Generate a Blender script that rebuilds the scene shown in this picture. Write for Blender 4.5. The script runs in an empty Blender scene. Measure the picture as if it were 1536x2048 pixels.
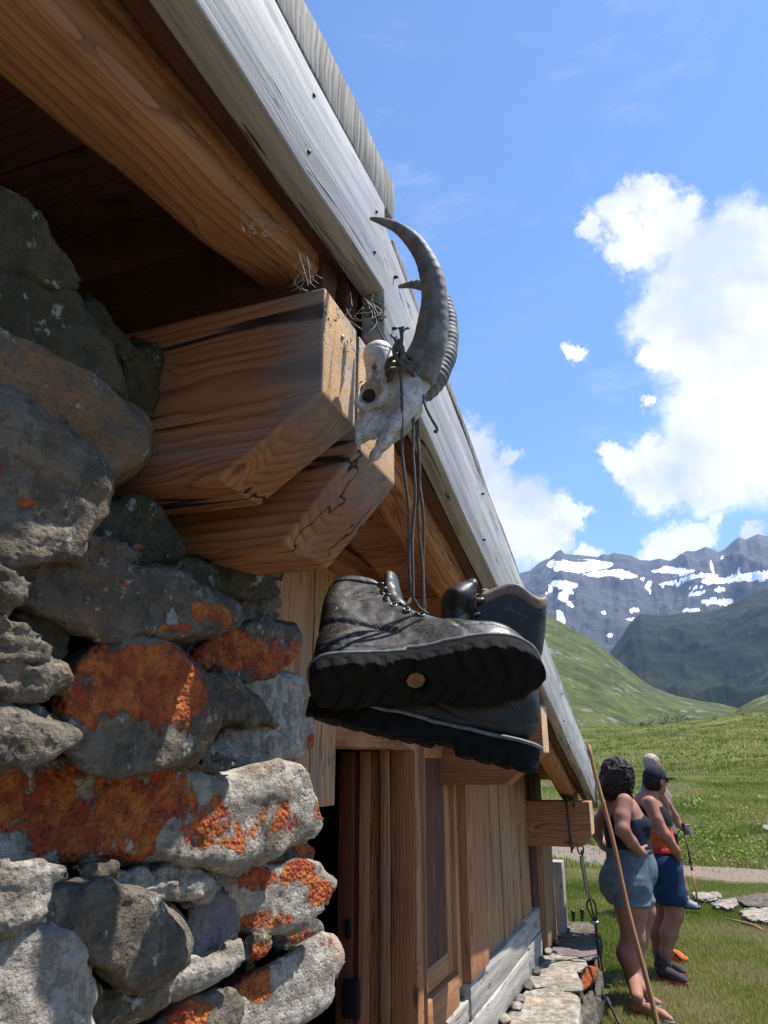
import bpy, math, random
import numpy as np
from mathutils import Vector
random.seed(7); np.random.seed(7)
C = bpy.context.scene.collection
R = math.radians
# ------------------------------------------------------------------ camera
FPX, PIT, YAW, CH = 1500.0, R(18.64), R(20.2), 1.55
cam_d = bpy.data.cameras.new('camera'); cam = bpy.data.objects.new('camera', cam_d); C.objects.link(cam)
cam.location = (0, 0, CH); cam.rotation_euler = (R(90) + PIT, 0, YAW)
cam_d.sensor_fit = 'VERTICAL'; cam_d.sensor_height = 24; cam_d.sensor_width = 18
cam_d.lens = FPX * 24 / 2048; cam_d.clip_start = 0.02; cam_d.clip_end = 30000
bpy.context.scene.camera = cam
# ------------------------------------------------------------------ light
SUN = Vector((1.0, 0.68, 2.42)).normalized()
sd = bpy.data.lights.new('sun', 'SUN'); sd.energy = 5.0; sd.angle = R(0.53); sd.color = (1.0, 0.955, 0.89)
so = bpy.data.objects.new('sun', sd); C.objects.link(so); so.location = (3, 2, 9)
so.rotation_euler = SUN.to_track_quat('Z', 'Y').to_euler()
vs = bpy.context.scene.view_settings
vs.view_transform = 'Standard'; vs.look = 'None'; vs.exposure = 0.9; vs.gamma = 1.0
cy = bpy.context.scene.cycles
cy.max_bounces = 6; cy.diffuse_bounces = 3; cy.glossy_bounces = 2; cy.transmission_bounces = 3; cy.volume_bounces = 0; cy.transparent_max_bounces = 6
cy.use_denoising = True

# a viewing ray through a point of the frame: used to look up where real surfaces stand
def ray(x, y):
    cx = (x - 768) / FPX; cyy = -(y - 1024) / FPX
    fw = math.cos(PIT) - cyy * math.sin(PIT); up = math.sin(PIT) + cyy * math.cos(PIT)
    return np.array([cx * math.cos(YAW) - fw * math.sin(YAW), cx * math.sin(YAW) + fw * math.cos(YAW), up])
CAM = np.array([0, 0, CH])
def PX(x, y, a): r = ray(x, y); return CAM + r * (a / r[0])
def PY(x, y, a): r = ray(x, y); return CAM + r * (a / r[1])
def PZ(x, y, a): r = ray(x, y); return CAM + r * ((a - CH) / r[2])
FWD = np.array([-math.sin(YAW), math.cos(YAW), 0]); RGT = np.array([math.cos(YAW), math.sin(YAW), 0]); UP = np.array([0, 0, 1.0])
def PD(x, y, d):
    r = ray(x, y); return CAM + r * (d / float(np.dot(r, FWD)))
def PP(x, y, p0, n):
    r = ray(x, y); n = np.array(n, float); return CAM + r * (np.dot(np.array(p0, float) - CAM, n) / np.dot(r, n))

# ------------------------------------------------------------------ nodes
class NT:
    def __init__(s, tree): s.t = tree
    def n(s, typ, ins=None, **kw):
        nd = s.t.nodes.new(typ)
        for k, v in kw.items(): setattr(nd, k, v)
        for k, v in (ins or {}).items(): s.put(nd.inputs[k], v)
        return nd
    def put(s, inp, v):
        if hasattr(v, 'is_linked') or isinstance(v, bpy.types.NodeSocket): s.t.links.new(v, inp)
        else: inp.default_value = v
    def math(s, op, a, b=0.0, c=0.0, clamp=False):
        nd = s.n('ShaderNodeMath', {0: a, 1: b, 2: c}, operation=op); nd.use_clamp = clamp; return nd.outputs[0]
    def vmath(s, op, a, b=(0, 0, 0), out=0):
        return s.n('ShaderNodeVectorMath', {0: a, 1: b}, operation=op).outputs[out]
    def mapping(s, v, sc=(1, 1, 1), loc=(0, 0, 0)):
        return s.n('ShaderNodeMapping', {'Vector': v, 'Scale': sc, 'Location': loc}).outputs[0]
    def noise(s, v, sc=5, det=4, rough=.55, dist=0, col=False):
        nd = s.n('ShaderNodeTexNoise', {'Vector': v, 'Scale': sc, 'Detail': det, 'Roughness': rough, 'Distortion': dist})
        return nd.outputs['Color' if col else 'Fac']
    def vor(s, v, sc=5, feature='F1', out='Distance', rnd=1.0):
        nd = s.n('ShaderNodeTexVoronoi', {'Vector': v, 'Scale': sc, 'Randomness': rnd}, feature=feature); return nd.outputs[out]
    def ramp(s, f, pts, interp='LINEAR'):
        nd = s.n('ShaderNodeValToRGB', {'Fac': f}); cr = nd.color_ramp; cr.interpolation = interp
        while len(cr.elements) < len(pts): cr.elements.new(0.5)
        for e, (p, c) in zip(cr.elements, pts):
            e.position = p
            e.color = (c, c, c, 1) if not hasattr(c, '__len__') else (c[0], c[1], c[2], 1)
        return nd.outputs[0]
    def step(s, f, a, b):
        return s.n('ShaderNodeMapRange', {'Value': f, 'From Min': a, 'From Max': b, 'To Min': 0.0, 'To Max': 1.0}, interpolation_type='SMOOTHSTEP').outputs[0]
    def mix(s, f, a, b, mode='MIX'):
        nd = s.n('ShaderNodeMix', data_type='RGBA', blend_type=mode)
        for i, v in ((0, f), (6, a), (7, b)):
            if not isinstance(v, bpy.types.NodeSocket) and hasattr(v, '__len__') and len(v) == 3: v = (v[0], v[1], v[2], 1)
            s.put(nd.inputs[i], v)
        return nd.outputs[2]
    def attr(s, name, typ='GEOMETRY', out='Vector'):
        return s.n('ShaderNodeAttribute', attribute_name=name, attribute_type=typ).outputs[out]

def material(name):
    m = bpy.data.materials.new(name); m.use_nodes = True; m.node_tree.nodes.clear()
    t = NT(m.node_tree)
    out = t.n('ShaderNodeOutputMaterial'); b = t.n('ShaderNodeBsdfPrincipled')
    m.node_tree.links.new(b.outputs[0], out.inputs[0])
    return m, t, b
def bump(t, b, h, strength=.5, dist=.01, prev=None):
    ins = {'Height': h, 'Strength': strength, 'Distance': dist}
    if prev is not None: ins['Normal'] = prev
    nd = t.n('ShaderNodeBump', ins); t.put(b.inputs['Normal'], nd.outputs[0]); return nd.outputs[0]

def plain(name, col, rough=.6, metal=0.0, var=.25, sc=30, bmp=.15, bd=.002, spec=.5, coat=None):
    m, t, b = material(name)
    tc = t.n('ShaderNodeTexCoord').outputs['Object']
    n1 = t.noise(tc, sc, 5); n2 = t.noise(tc, sc * 6, 3)
    c = t.mix(t.step(n1, .3, .7), tuple(x * (1 - var) for x in col), tuple(min(1, x * (1 + var)) for x in col))
    t.put(b.inputs['Base Color'], c); b.inputs['Metallic'].default_value = metal
    t.put(b.inputs['Roughness'], t.math('ADD', rough - .08, t.math('MULTIPLY', n1, .16)))
    b.inputs['Specular IOR Level'].default_value = spec
    bump(t, b, t.math('ADD', t.math('MULTIPLY', n1, .6), t.math('MULTIPLY', n2, .4)), bmp, bd)
    return m

def wood(name, light, dark, grey=(.33, .32, .30), greyamt=.2, ring=26, rough=.75, cracks=.6, knots=True, bmp=.5, stain=None, endx=None, ckw=.012, cks=(.9, 16, 16)):
    m, t, b = material(name)
    g = t.attr('gr')
    warp = t.noise(t.mapping(g, (1.1, 3.0, 3.0)), 1.6, 3, .5, col=True)
    gv = t.vmath('ADD', g, t.vmath('MULTIPLY', t.vmath('SUBTRACT', warp, (.5, .5, .5)), (0, .07, .07)))
    if knots:
        kv = t.mapping(g, (2.2, 7.0, 7.0))
        kd = t.vor(kv, 1.0)
        kn = t.step(kd, .30, .03)
        gv = t.vmath('ADD', gv, t.vmath('SCALE', (0, 1, .6), (0, 0, 0)))
        sc = gv.node; t.put(sc.inputs[1], t.n('ShaderNodeCombineXYZ', {'Y': t.math('MULTIPLY', kn, .045), 'Z': t.math('MULTIPLY', kn, -.03)}).outputs[0])
    wv = t.n('ShaderNodeTexWave', {'Vector': t.mapping(gv, (.12, 1, 1)), 'Scale': ring, 'Distortion': 2.2, 'Detail': 3.0, 'Detail Scale': 1.5, 'Detail Roughness': .6},
             wave_type='RINGS', rings_direction='X', wave_profile='SAW').outputs['Fac']
    fine = t.noise(t.mapping(g, (5, 150, 150)), 1.0, 4, .65)
    fine2 = t.noise(t.mapping(g, (1.6, 32, 32)), 1.0, 4, .6)
    big = t.noise(t.mapping(g, (1.5, 4.5, 4.5)), 1.0, 4, .6)
    f = t.math('ADD', t.math('MULTIPLY', t.math('POWER', wv, 2.2), .42), t.math('MULTIPLY', fine2, .62))
    c = t.mix(t.step(f, .25, .85), light, dark)
    c = t.mix(t.math('MULTIPLY', t.step(fine, .45, .75), .35), c, tuple(x * .5 for x in dark))
    c = t.mix(t.math('MULTIPLY', t.step(big, .42, .68), .55), c, tuple(x * .75 for x in dark), 'MIX')
    gm = t.math('MULTIPLY', t.step(t.noise(t.mapping(g, (1.2, 9, 9), (3, 1, 2)), 1.3, 5, .6), .62 - .5 * greyamt, .78 - .42 * greyamt), min(1, .35 + greyamt))
    gc = t.mix(t.step(fine2, .3, .7), tuple(x * 1.2 for x in grey), tuple(x * .62 for x in grey))
    gc = t.mix(t.math('MULTIPLY', t.step(fine, .5, .7), .5), gc, tuple(x * .35 for x in grey))
    c = t.mix(gm, c, gc)
    if endx:
        wx = t.n('ShaderNodeSeparateXYZ', {0: t.n('ShaderNodeNewGeometry').outputs['Position']}).outputs[0]
        em = t.step(t.math('ADD', wx, t.math('MULTIPLY', t.math('SUBTRACT', fine2, .5), .22)), endx[0], endx[1])
        c = t.mix(t.math('MULTIPLY', em, .85), c, gc)
    if knots:
        c = t.mix(t.math('MULTIPLY', t.step(kd, .12, .05), .8), c, tuple(x * .35 for x in dark))
    if stain:
        sm = t.step(t.noise(t.mapping(g, (2.2, 7, 7), (9, 4, 1)), 1.2, 5, .7), .50, .66)
        c = t.mix(t.math('MULTIPLY', sm, .7), c, stain)
    cr = t.noise(t.mapping(g, cks, (5, 5, 5)), 1.0, 3, .6)
    ck = t.step(t.math('ABSOLUTE', t.math('SUBTRACT', cr, .5)), ckw, ckw * .3)
    ck = t.math('MULTIPLY', t.math('MULTIPLY', ck, t.step(t.noise(t.mapping(g, (2, 3, 3)), 1.4, 2), .42, .6)), cracks)
    c = t.mix(ck, c, (.02, .015, .012))
    t.put(b.inputs['Base Color'], c); b.inputs['Roughness'].default_value = rough
    b.inputs['Specular IOR Level'].default_value = .3
    h = t.math('SUBTRACT', t.math('ADD', t.math('MULTIPLY', fine, .5), t.math('MULTIPLY', fine2, .5)), t.math('MULTIPLY', ck, 1.5))
    h = t.math('ADD', h, t.math('MULTIPLY', wv, -.08))
    bump(t, b, h, bmp, .004)
    return m

# ------------------------------------------------------------------ mesh helpers
def mkmesh(name, v, f, mat, smooth=True, gr=None, attrs=None):
    v = np.asarray(v, np.float32); me = bpy.data.meshes.new(name)
    if isinstance(f, np.ndarray):
        k = f.shape[1]; me.vertices.add(len(v)); me.vertices.foreach_set('co', v.ravel())
        me.loops.add(f.size); me.loops.foreach_set('vertex_index', f.astype(np.int32).ravel())
        me.polygons.add(len(f)); me.polygons.foreach_set('loop_start', np.arange(len(f), dtype=np.int32) * k)
        me.polygons.foreach_set('loop_total', np.full(len(f), k, np.int32)); me.update(calc_edges=True)
    else:
        me.from_pydata(v.tolist(), [], [list(map(int, q)) for q in f]); me.update()
    if smooth: me.polygons.foreach_set('use_smooth', np.ones(len(me.polygons), bool))
    if gr is not None:
        a = me.attributes.new('gr', 'FLOAT_VECTOR', 'POINT'); a.data.foreach_set('vector', np.asarray(gr, np.float32).ravel())
    for k, d in (attrs or {}).items():
        a = me.attributes.new(k, 'FLOAT', 'POINT'); a.data.foreach_set('value', np.asarray(d, np.float32).ravel())
    for mm in (mat if isinstance(mat, (list, tuple)) else [mat]): me.materials.append(mm)
    return me
def tag(o, label=None, cat=None, group=None, kind=None):
    if label: o['label'] = label
    if cat: o['category'] = cat
    if group: o['group'] = group
    if kind: o['kind'] = kind
    return o
def root_loc(o):
    p = Vector((0, 0, 0))
    while o is not None: p += o.location; o = o.parent
    return p
def thing(name, loc, label, cat, group=None):
    o = bpy.data.objects.new(name, None); C.objects.link(o); o.location = loc; o.empty_display_size = .1
    return tag(o, label, cat, group)
def obj(name, v, f, mat, parent=None, smooth=True, gr=None, attrs=None, label=None, loc=None):
    v = np.asarray(v, float)
    if parent is not None: base = np.array(root_loc(parent)); off = (np.zeros(3) if loc is None else np.asarray(loc) - base)
    else:
        base = np.zeros(3)
        off = np.array([(v[:, 0].min() + v[:, 0].max()) / 2, (v[:, 1].min() + v[:, 1].max()) / 2, v[:, 2].min()]) if loc is None else np.asarray(loc, float)
    me = mkmesh(name, v - base - off, f, mat, smooth, gr, attrs)
    o = bpy.data.objects.new(name, me); C.objects.link(o); o.location = off
    if parent is not None: o.parent = parent
    if label: o['label'] = label
    return o

def lattice(c, nd):
    """c: 8 corners of a box ordered by (i,j,k) bits; returns surface quads subdivided (nx,ny,nz)"""
    c = np.array(c, float).reshape(2, 2, 2, 3); nx, ny, nz = nd; idx = {}; V = []; G = []; Fq = []
    def vid(i, j, k):
        if (i, j, k) not in idx:
            u, w, z = i / nx, j / ny, k / nz
            p = sum((c[a, b, d] * ((u if a else 1 - u) * (w if b else 1 - w) * (z if d else 1 - z)) for a in (0, 1) for b in (0, 1) for d in (0, 1)))
            idx[(i, j, k)] = len(V); V.append(p); G.append((u, w, z))
        return idx[(i, j, k)]
    for i in range(nx):
        for j in range(ny):
            Fq.append((vid(i, j, 0), vid(i, j + 1, 0), vid(i + 1, j + 1, 0), vid(i + 1, j, 0)))
            Fq.append((vid(i, j, nz), vid(i + 1, j, nz), vid(i + 1, j + 1, nz), vid(i, j + 1, nz)))
    for i in range(nx):
        for k in range(nz):
            Fq.append((vid(i, 0, k), vid(i + 1, 0, k), vid(i + 1, 0, k + 1), vid(i, 0, k + 1)))
            Fq.append((vid(i, ny, k), vid(i, ny, k + 1), vid(i + 1, ny, k + 1), vid(i + 1, ny, k)))
    for j in range(ny):
        for k in range(nz):
            Fq.append((vid(0, j, k), vid(0, j, k + 1), vid(0, j + 1, k + 1), vid(0, j + 1, k)))
            Fq.append((vid(nx, j, k), vid(nx, j + 1, k), vid(nx, j + 1, k + 1), vid(nx, j, k + 1)))
    return np.array(V), np.array(G), np.array(Fq)
def addbevel(o, w, seg=2):
    md = o.modifiers.new('bevel', 'BEVEL'); md.width = w; md.segments = seg; md.limit_method = 'ANGLE'; md.angle_limit = R(40)
def wbeam(name, c, mat, parent, nl=16, wob=.0025, bev=.004, label=None, seed=None):
    """a timber given by 8 corners; i axis = the grain. Real wobble along its length."""
    c = np.array(c, float).reshape(2, 2, 2, 3)
    L = np.linalg.norm(c[1, 0, 0] - c[0, 0, 0]); W = np.linalg.norm(c[0, 1, 0] - c[0, 0, 0]); T = np.linalg.norm(c[0, 0, 1] - c[0, 0, 0])
    V, G, Fq = lattice(c, (nl, 2 if W > .05 else 1, 2 if T > .05 else 1))
    s = (sum(map(ord, name)) % 97 if seed is None else seed) * 1.37 + len(bpy.data.objects) * .731
    ctr = c.mean((0, 1, 2)); j = (c[0, 1, 0] - c[0, 0, 0]) / max(W, 1e-6); k = (c[0, 0, 1] - c[0, 0, 0]) / max(T, 1e-6)
    u = G[:, 0] * L
    V = V + np.outer(wob * (fbm1(u * 2.1 + s) + .5 * fbm1(u * 7 + s * 2 + G[:, 2] * 3)), j) + np.outer(wob * (fbm1(u * 2.6 + s + 50) + .5 * fbm1(u * 8 + s + G[:, 1] * 3)), k)
    gr = np.stack([u + s * 3.1, (G[:, 1] - .5) * W + (s * 1.7 % .5) - .25, (G[:, 2] - .5) * T + .05 + (s * .9 % .12)], 1)
    o = obj(name, V, Fq, mat, parent, smooth=False, gr=gr, label=label)
    if bev: addbevel(o, bev)
    return o
def box8(x0, x1, y0, y1, z0, z1, axis='x'):
    P = {(a, b, d): ((x0, x1)[a], (y0, y1)[b], (z0, z1)[d]) for a in (0, 1) for b in (0, 1) for d in (0, 1)}
    o = []
    for i in (0, 1):
        for j in (0, 1):
            for k in (0, 1):
                key = {'x': (i, j, k), 'y': (k, i, j), 'z': (j, k, i)}[axis]
                o.append(P[key])
    return o
def rnd1(n):
    n = np.asarray(n, np.int64); h = (n * 374761393 + 668265263) & 0xffffffff; h = ((h ^ (h >> 13)) * 1274126177) & 0xffffffff
    return ((h ^ (h >> 16)) & 0xffffff) / float(0xffffff)
def fbm1(x):
    x = np.asarray(x, float); r = 0
    for o in range(2):
        xs = x * 2 ** o + 13.7 * o; i = np.floor(xs); f = xs - i; f = f * f * (3 - 2 * f)
        r = r + (rnd1(i) * (1 - f) + rnd1(i + 1) * f - .5) * 2 / 2 ** o
    return r
def vn(p, seed=0):
    """value noise, p (...,3) -> [-1,1]"""
    i = np.floor(p).astype(np.int64); f = p - i; f = f * f * (3 - 2 * f)
    def hsh(a, b, c):
        h = (a * 73856093 ^ b * 19349663 ^ c * 83492791 ^ (seed * 2654435761 & 0xffffffff)) & 0xffffffff
        h = ((h ^ (h >> 15)) * 2246822519) & 0xffffffff; h = ((h ^ (h >> 13)) * 3266489917) & 0xffffffff
        return ((h ^ (h >> 16)) & 0xffff) / 32767.5 - 1
    x, y, z = i[..., 0], i[..., 1], i[..., 2]; fx, fy, fz = f[..., 0], f[..., 1], f[..., 2]
    r = 0
    for a in (0, 1):
        for b in (0, 1):
            for c in (0, 1):
                r = r + hsh(x + a, y + b, z + c) * (fx if a else 1 - fx) * (fy if b else 1 - fy) * (fz if c else 1 - fz)
    return r
def fbm(p, oct=4, seed=0, gain=.5):
    r = 0; a = 1.0; s = 0
    for o in range(oct): r = r + a * vn(p * 2.03 ** o + 7.3 * o, seed + o); s += a; a *= gain
    return r / s
def ridged(p, oct=5, seed=0):
    r = 0; a = 1.0; s = 0
    for o in range(oct): r = r + a * (1 - 2 * np.abs(vn(p * 2.1 ** o + 3.1 * o, seed + o))); s += a; a *= .5
    return r / s

# signed distance modelling -> surface nets
def surfnet(Fv, lo, h):
    nx, ny, nz = Fv.shape; ins = Fv < 0
    c = [ins[dx:nx - 1 + dx, dy:ny - 1 + dy, dz:nz - 1 + dz] for dx in (0, 1) for dy in (0, 1) for dz in (0, 1)]
    s = sum(q.astype(np.int8) for q in c); act = (s > 0) & (s < 8)
    ids = -np.ones(act.shape, np.int64); cells = np.argwhere(act); ids[act] = np.arange(len(cells))
    acc = np.zeros((len(cells), 3)); cnt = np.zeros(len(cells))
    cx, cy_, cz = cells.T
    off = [(0, 0, 0), (0, 0, 1), (0, 1, 0), (0, 1, 1), (1, 0, 0), (1, 0, 1), (1, 1, 0), (1, 1, 1)]
    for a in range(8):
        for b in range(a + 1, 8):
            d = np.array(off[b]) - np.array(off[a])
            if abs(d).sum() != 1: continue
            fa = Fv[cx + off[a][0], cy_ + off[a][1], cz + off[a][2]]; fb = Fv[cx + off[b][0], cy_ + off[b][1], cz + off[b][2]]
            m = (fa < 0) != (fb < 0); t = np.where(m, fa / np.where(m, fa - fb, 1), 0)
            acc += (np.array(off[a]) + t[:, None] * d) * m[:, None]; cnt += m
    V = (cells + acc / cnt[:, None]) * h + lo
    quads = []
    for ax in range(3):
        sl0 = [slice(None)] * 3; sl1 = [slice(None)] * 3; sl0[ax] = slice(0, -1); sl1[ax] = slice(1, None)
        e = ins[tuple(sl0)] != ins[tuple(sl1)]; pos = np.argwhere(e)
        o1, o2 = [(1, 2), (2, 0), (0, 1)][ax]
        ok = (pos[:, o1] > 0) & (pos[:, o2] > 0) & (pos[:, o1] < Fv.shape[o1] - 1) & (pos[:, o2] < Fv.shape[o2] - 1); pos = pos[ok]
        if not len(pos): continue
        def g(d1, d2):
            q = pos.copy(); q[:, o1] -= d1; q[:, o2] -= d2; return ids[q[:, 0], q[:, 1], q[:, 2]]
        q = np.stack([g(1, 1), g(0, 1), g(0, 0), g(1, 0)], 1)
        flip = ~ins[pos[:, 0], pos[:, 1], pos[:, 2]]; q[flip] = q[flip][:, ::-1]
        quads.append(q)
    q = np.concatenate(quads); q = q[(q >= 0).all(1)]
    return V, q
def grid(lo, hi, h):
    lo = np.array(lo, float); n = np.ceil((np.array(hi) - lo) / h).astype(int) + 1
    ax = [lo[i] + np.arange(n[i]) * h for i in range(3)]
    return np.stack(np.meshgrid(*[q.astype(np.float32) for q in ax], indexing='ij'), -1), lo
def smin(a, b, k):
    hh = np.clip(.5 + .5 * (b - a) / k, 0, 1); return b * (1 - hh) + a * hh - k * hh * (1 - hh)
def smax(a, b, k): return -smin(-a, -b, k)
def cap(p, a, b, ra, rb=None):
    rb = ra if rb is None else rb
    a = np.asarray(a, float); b = np.asarray(b, float); ab = b - a
    t = np.clip(((p - a) @ ab) / max(ab @ ab, 1e-12), 0, 1)
    return np.linalg.norm(p - a - t[..., None] * ab, axis=-1) - (ra + (rb - ra) * t)
def chain(p, pts, k=.01):
    d = None
    for (a, ra), (b, rb) in zip(pts[:-1], pts[1:]):
        q = cap(p, a, b, ra, rb); d = q if d is None else smin(d, q, k)
    return d
def ell(p, c, r, ax=None):
    q = p - np.asarray(c, float)
    if ax is not None: q = q @ np.array(ax, float).T
    r = np.asarray(r, float); k0 = np.linalg.norm(q / r, axis=-1); k1 = np.linalg.norm(q / (r * r), axis=-1)
    return k0 * (k0 - 1) / np.maximum(k1, 1e-9)
def poly2(x, y, P):
    """signed distance to polygon in 2D"""
    P = np.asarray(P, float); d = np.full(x.shape, 1e9); s = np.zeros(x.shape, bool); n = len(P)
    for i in range(n):
        ax_, ay_ = P[i]; bx, by = P[(i + 1) % n]; ex, ey = bx - ax_, by - ay_; wx, wy = x - ax_, y - ay_
        t = np.clip((wx * ex + wy * ey) / max(ex * ex + ey * ey, 1e-12), 0, 1)
        d = np.minimum(d, (wx - ex * t) ** 2 + (wy - ey * t) ** 2)
        c = ((ay_ <= y) & (by > y)) | ((by <= y) & (ay_ > y))
        if abs(ey) > 1e-12: s ^= c & (x < ax_ + (y - ay_) / ey * ex)
    d = np.sqrt(d); return np.where(s, -d, d)
def smooth_poly(P, n=2):
    P = np.asarray(P, float)
    for _ in range(n):
        Q = np.roll(P, -1, 0); P = np.stack([.75 * P + .25 * Q, .25 * P + .75 * Q], 1).reshape(-1, 2)
    return P
def tube(pts, rad, seg=8, closed=False, sub=1, twist=0, cap_ends=True):
    P = np.asarray(pts, float); rad = np.broadcast_to(np.asarray(rad, float), (len(P),)).copy()
    if sub > 1:
        n = len(P); t = np.linspace(0, n - 1, (n - 1) * sub + 1); i = np.clip(np.floor(t).astype(int), 0, n - 2); f = (t - i)[:, None]
        p0 = P[np.maximum(i - 1, 0)]; p1 = P[i]; p2 = P[i + 1]; p3 = P[np.minimum(i + 2, n - 1)]
        P2 = .5 * ((2 * p1) + (-p0 + p2) * f + (2 * p0 - 5 * p1 + 4 * p2 - p3) * f ** 2 + (-p0 + 3 * p1 - 3 * p2 + p3) * f ** 3)
        rad = np.interp(t, np.arange(n), rad); P = P2
    T = np.gradient(P, axis=0); T /= np.linalg.norm(T, axis=1)[:, None] + 1e-12
    ref = np.array([0, 0, 1.0]) if abs(T[0][2]) < .9 else np.array([1.0, 0, 0]); Nn = np.cross(T[0], ref); Nn /= np.linalg.norm(Nn); fr = []
    for tt in T:
        Nn = Nn - tt * (Nn @ tt); Nn /= np.linalg.norm(Nn) + 1e-12; fr.append((Nn.copy(), np.cross(tt, Nn)))
    V = []; 
    for i, (p, (a, b)) in enumerate(zip(P, fr)):
        for s in range(seg):
            an = 2 * math.pi * s / seg + twist * i; V.append(p + rad[i] * (math.cos(an) * a + math.sin(an) * b))
    n = len(P); F = [(i * seg + s, i * seg + (s + 1) % seg, (i + 1) * seg + (s + 1) % seg, (i + 1) * seg + s) for i in range(n - 1) for s in range(seg)]
    if cap_ends: F.append(tuple(range(seg))[::-1]); F.append(tuple((n - 1) * seg + s for s in range(seg)))
    return V, F, P
def merge(parts):
    V = []; F = []
    for v, f in parts:
        k = len(V); V.extend([tuple(q) for q in v]); F.extend([tuple(int(i) + k for i in q) for q in f])
    return V, F
# ------------------------------------------------------------------ sky
w = bpy.data.worlds.new('World'); bpy.context.scene.world = w; w.use_nodes = True
wt = NT(w.node_tree); w.node_tree.nodes.clear()
wo = wt.n('ShaderNodeOutputWorld')
sky = wt.n('ShaderNodeTexSky', sky_type='NISHITA', sun_disc=False, sun_elevation=math.asin(SUN.z), sun_rotation=math.atan2(SUN.x, SUN.y), altitude=1300, air_density=1.0, dust_density=.35, ozone_density=2.2)
bg = wt.n('ShaderNodeBackground', {'Color': wt.mix(1.0, sky.outputs[0], (.74, .91, 1.07), 'MULTIPLY'), 'Strength': .125})
gv = wt.n('ShaderNodeTexCoord').outputs['Generated']
wn = wt.noise(gv, 7, 8, .62, col=True); wn2 = wt.noise(gv, 34, 9, .7, col=True)
wv = wt.vmath('ADD', gv, wt.vmath('ADD', wt.vmath('SCALE', wt.vmath('SUBTRACT', wn, (.5, .5, .5)), (0, 0, 0)), wt.vmath('SCALE', wt.vmath('SUBTRACT', wn2, (.5, .5, .5)), (0, 0, 0))))
for nd in w.node_tree.nodes:
    if nd.type == 'VECT_MATH' and nd.operation == 'SCALE': nd.inputs['Scale'].default_value = .080 if nd.inputs[0].links[0].from_node.inputs[0].links[0].from_node.inputs['Scale'].default_value < 20 else .068
CL = [(1480, 500, 105), (1545, 540, 150), (1400, 560, 115), (1330, 455, 75), (1235, 420, 50), (1290, 385, 42), (1185, 470, 34), (1262, 500, 62), (1340, 620, 95), (1450, 700, 150), (1550, 720, 170), (1330, 700, 55),
      (1430, 860, 110), (1520, 890, 120), (1350, 940, 72), (1285, 965, 58), (1240, 930, 34), (1305, 812, 22), (1430, 960, 80), (925, 890, 60), (965, 950, 66), (1030, 1010, 78), (1080, 1062, 66), (990, 1060, 95), (1095, 1020, 48), (1145, 1028, 30), (1010, 890, 22),
      (1345, 1085, 62), (1385, 1075, 46), (1428, 1042, 27), (1515, 1062, 34), (1300, 1115, 40), (1150, 708, 24), (1172, 1112, 30), (1560, 230, 20), (1620, 900, 150), (1680, 650, 120), (900, 1100, 70), (1240, 455, 30)]
dmin = None
for (x, y, r) in CL:
    d = ray(x, y); d = d / np.linalg.norm(d); d1 = ray(x + r, y); d1 /= np.linalg.norm(d1); rr = float(np.linalg.norm(d1 - d))
    q = wt.math('DIVIDE', wt.vmath('DISTANCE', wv, tuple(float(k) for k in d), out='Value'), rr)
    dmin = q if dmin is None else wt.n('ShaderNodeMath', {0: dmin, 1: q, 2: .25}, operation='SMOOTH_MIN').outputs[0]
alpha = wt.step(dmin, 1.22, .62)
wisp = wt.math('MULTIPLY', wt.step(wt.noise(wt.mapping(gv, (2, 2, 7)), 3.2, 6, .7), .50, .80), .22)
shade = wt.noise(gv, 6, 5, .6)
cc = wt.mix(wt.step(shade, .42, .66), (1.0, 1.0, 1.0), (.64, .69, .82))
cbg = wt.n('ShaderNodeBackground', {'Color': cc, 'Strength': .66})
mx = wt.n('ShaderNodeMixShader', {0: wt.math('MAXIMUM', alpha, wisp), 1: bg.outputs[0], 2: cbg.outputs[0]})
w.node_tree.links.new(mx.outputs[0], wo.inputs[0])

# ------------------------------------------------------------------ terrain
def gh(x, y):
    """height of the meadow"""
    x = np.asarray(x, float); y = np.asarray(y, float)
    r = np.hypot(x, y); f = -x * math.sin(YAW) + y * math.cos(YAW)
    z = np.interp(f, [-300, -20, 0, 9, 13.5, 15, 18, 28, 45, 90, 180, 230, 330, 700], [9, .6, 0, 0, .0, .16, .30, .42, .85, 2.9, 6.9, 6.6, -1.0, -30])
    p = np.stack([x, y, np.zeros_like(x)], -1)
    amp = np.clip((r - 12) / 60, 0, 1)
    z = z + amp * (np.clip((r - 60) / 100, 0, 1) * 3.2 * fbm(p / 85, 2, 13) + 1.7 * fbm(p / 38, 3, 3) + .55 * fbm(p / 8, 4, 5)) + .02 * fbm(p / .9, 3, 8) * np.clip(r / 4, 0, 1)
    rt = x * math.cos(YAW) + y * math.sin(YAW); q = np.clip((rt / np.maximum(f, 1) - .30) / .20, 0, 1.6) * (f > 0); q = q * q * (3 - 2 * np.minimum(q, 1))
    z = z + np.clip((r - 30) / 70, 0, 1) * np.minimum(r, 190) * .020 * np.minimum(q, 1.6)
    z = z + np.clip((r - 25) / 20, 0, 1) * .55 * np.maximum(0, np.sin(r * .085 + x * .05 + 1.2 * fbm(p / 30, 2, 17))) ** 2
    return z
az = np.concatenate([np.linspace(-180, -40, 71)[:-1], np.linspace(-40, 20, 241)[:-1], np.linspace(20, 180, 81)])
rr = np.concatenate([[0.02, .3], np.geomspace(.6, 700, 250)])
A2, R2 = np.meshgrid(np.radians(az), rr, indexing='ij')
gx, gy = R2 * np.sin(A2), R2 * np.cos(A2); gz = gh(gx, gy)
def gridf(n, m): 
    i, j = np.meshgrid(np.arange(n - 1), np.arange(m - 1), indexing='ij'); k = (i * m + j).ravel()
    return np.stack([k, k + m, k + m + 1, k + 1], 1)
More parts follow.
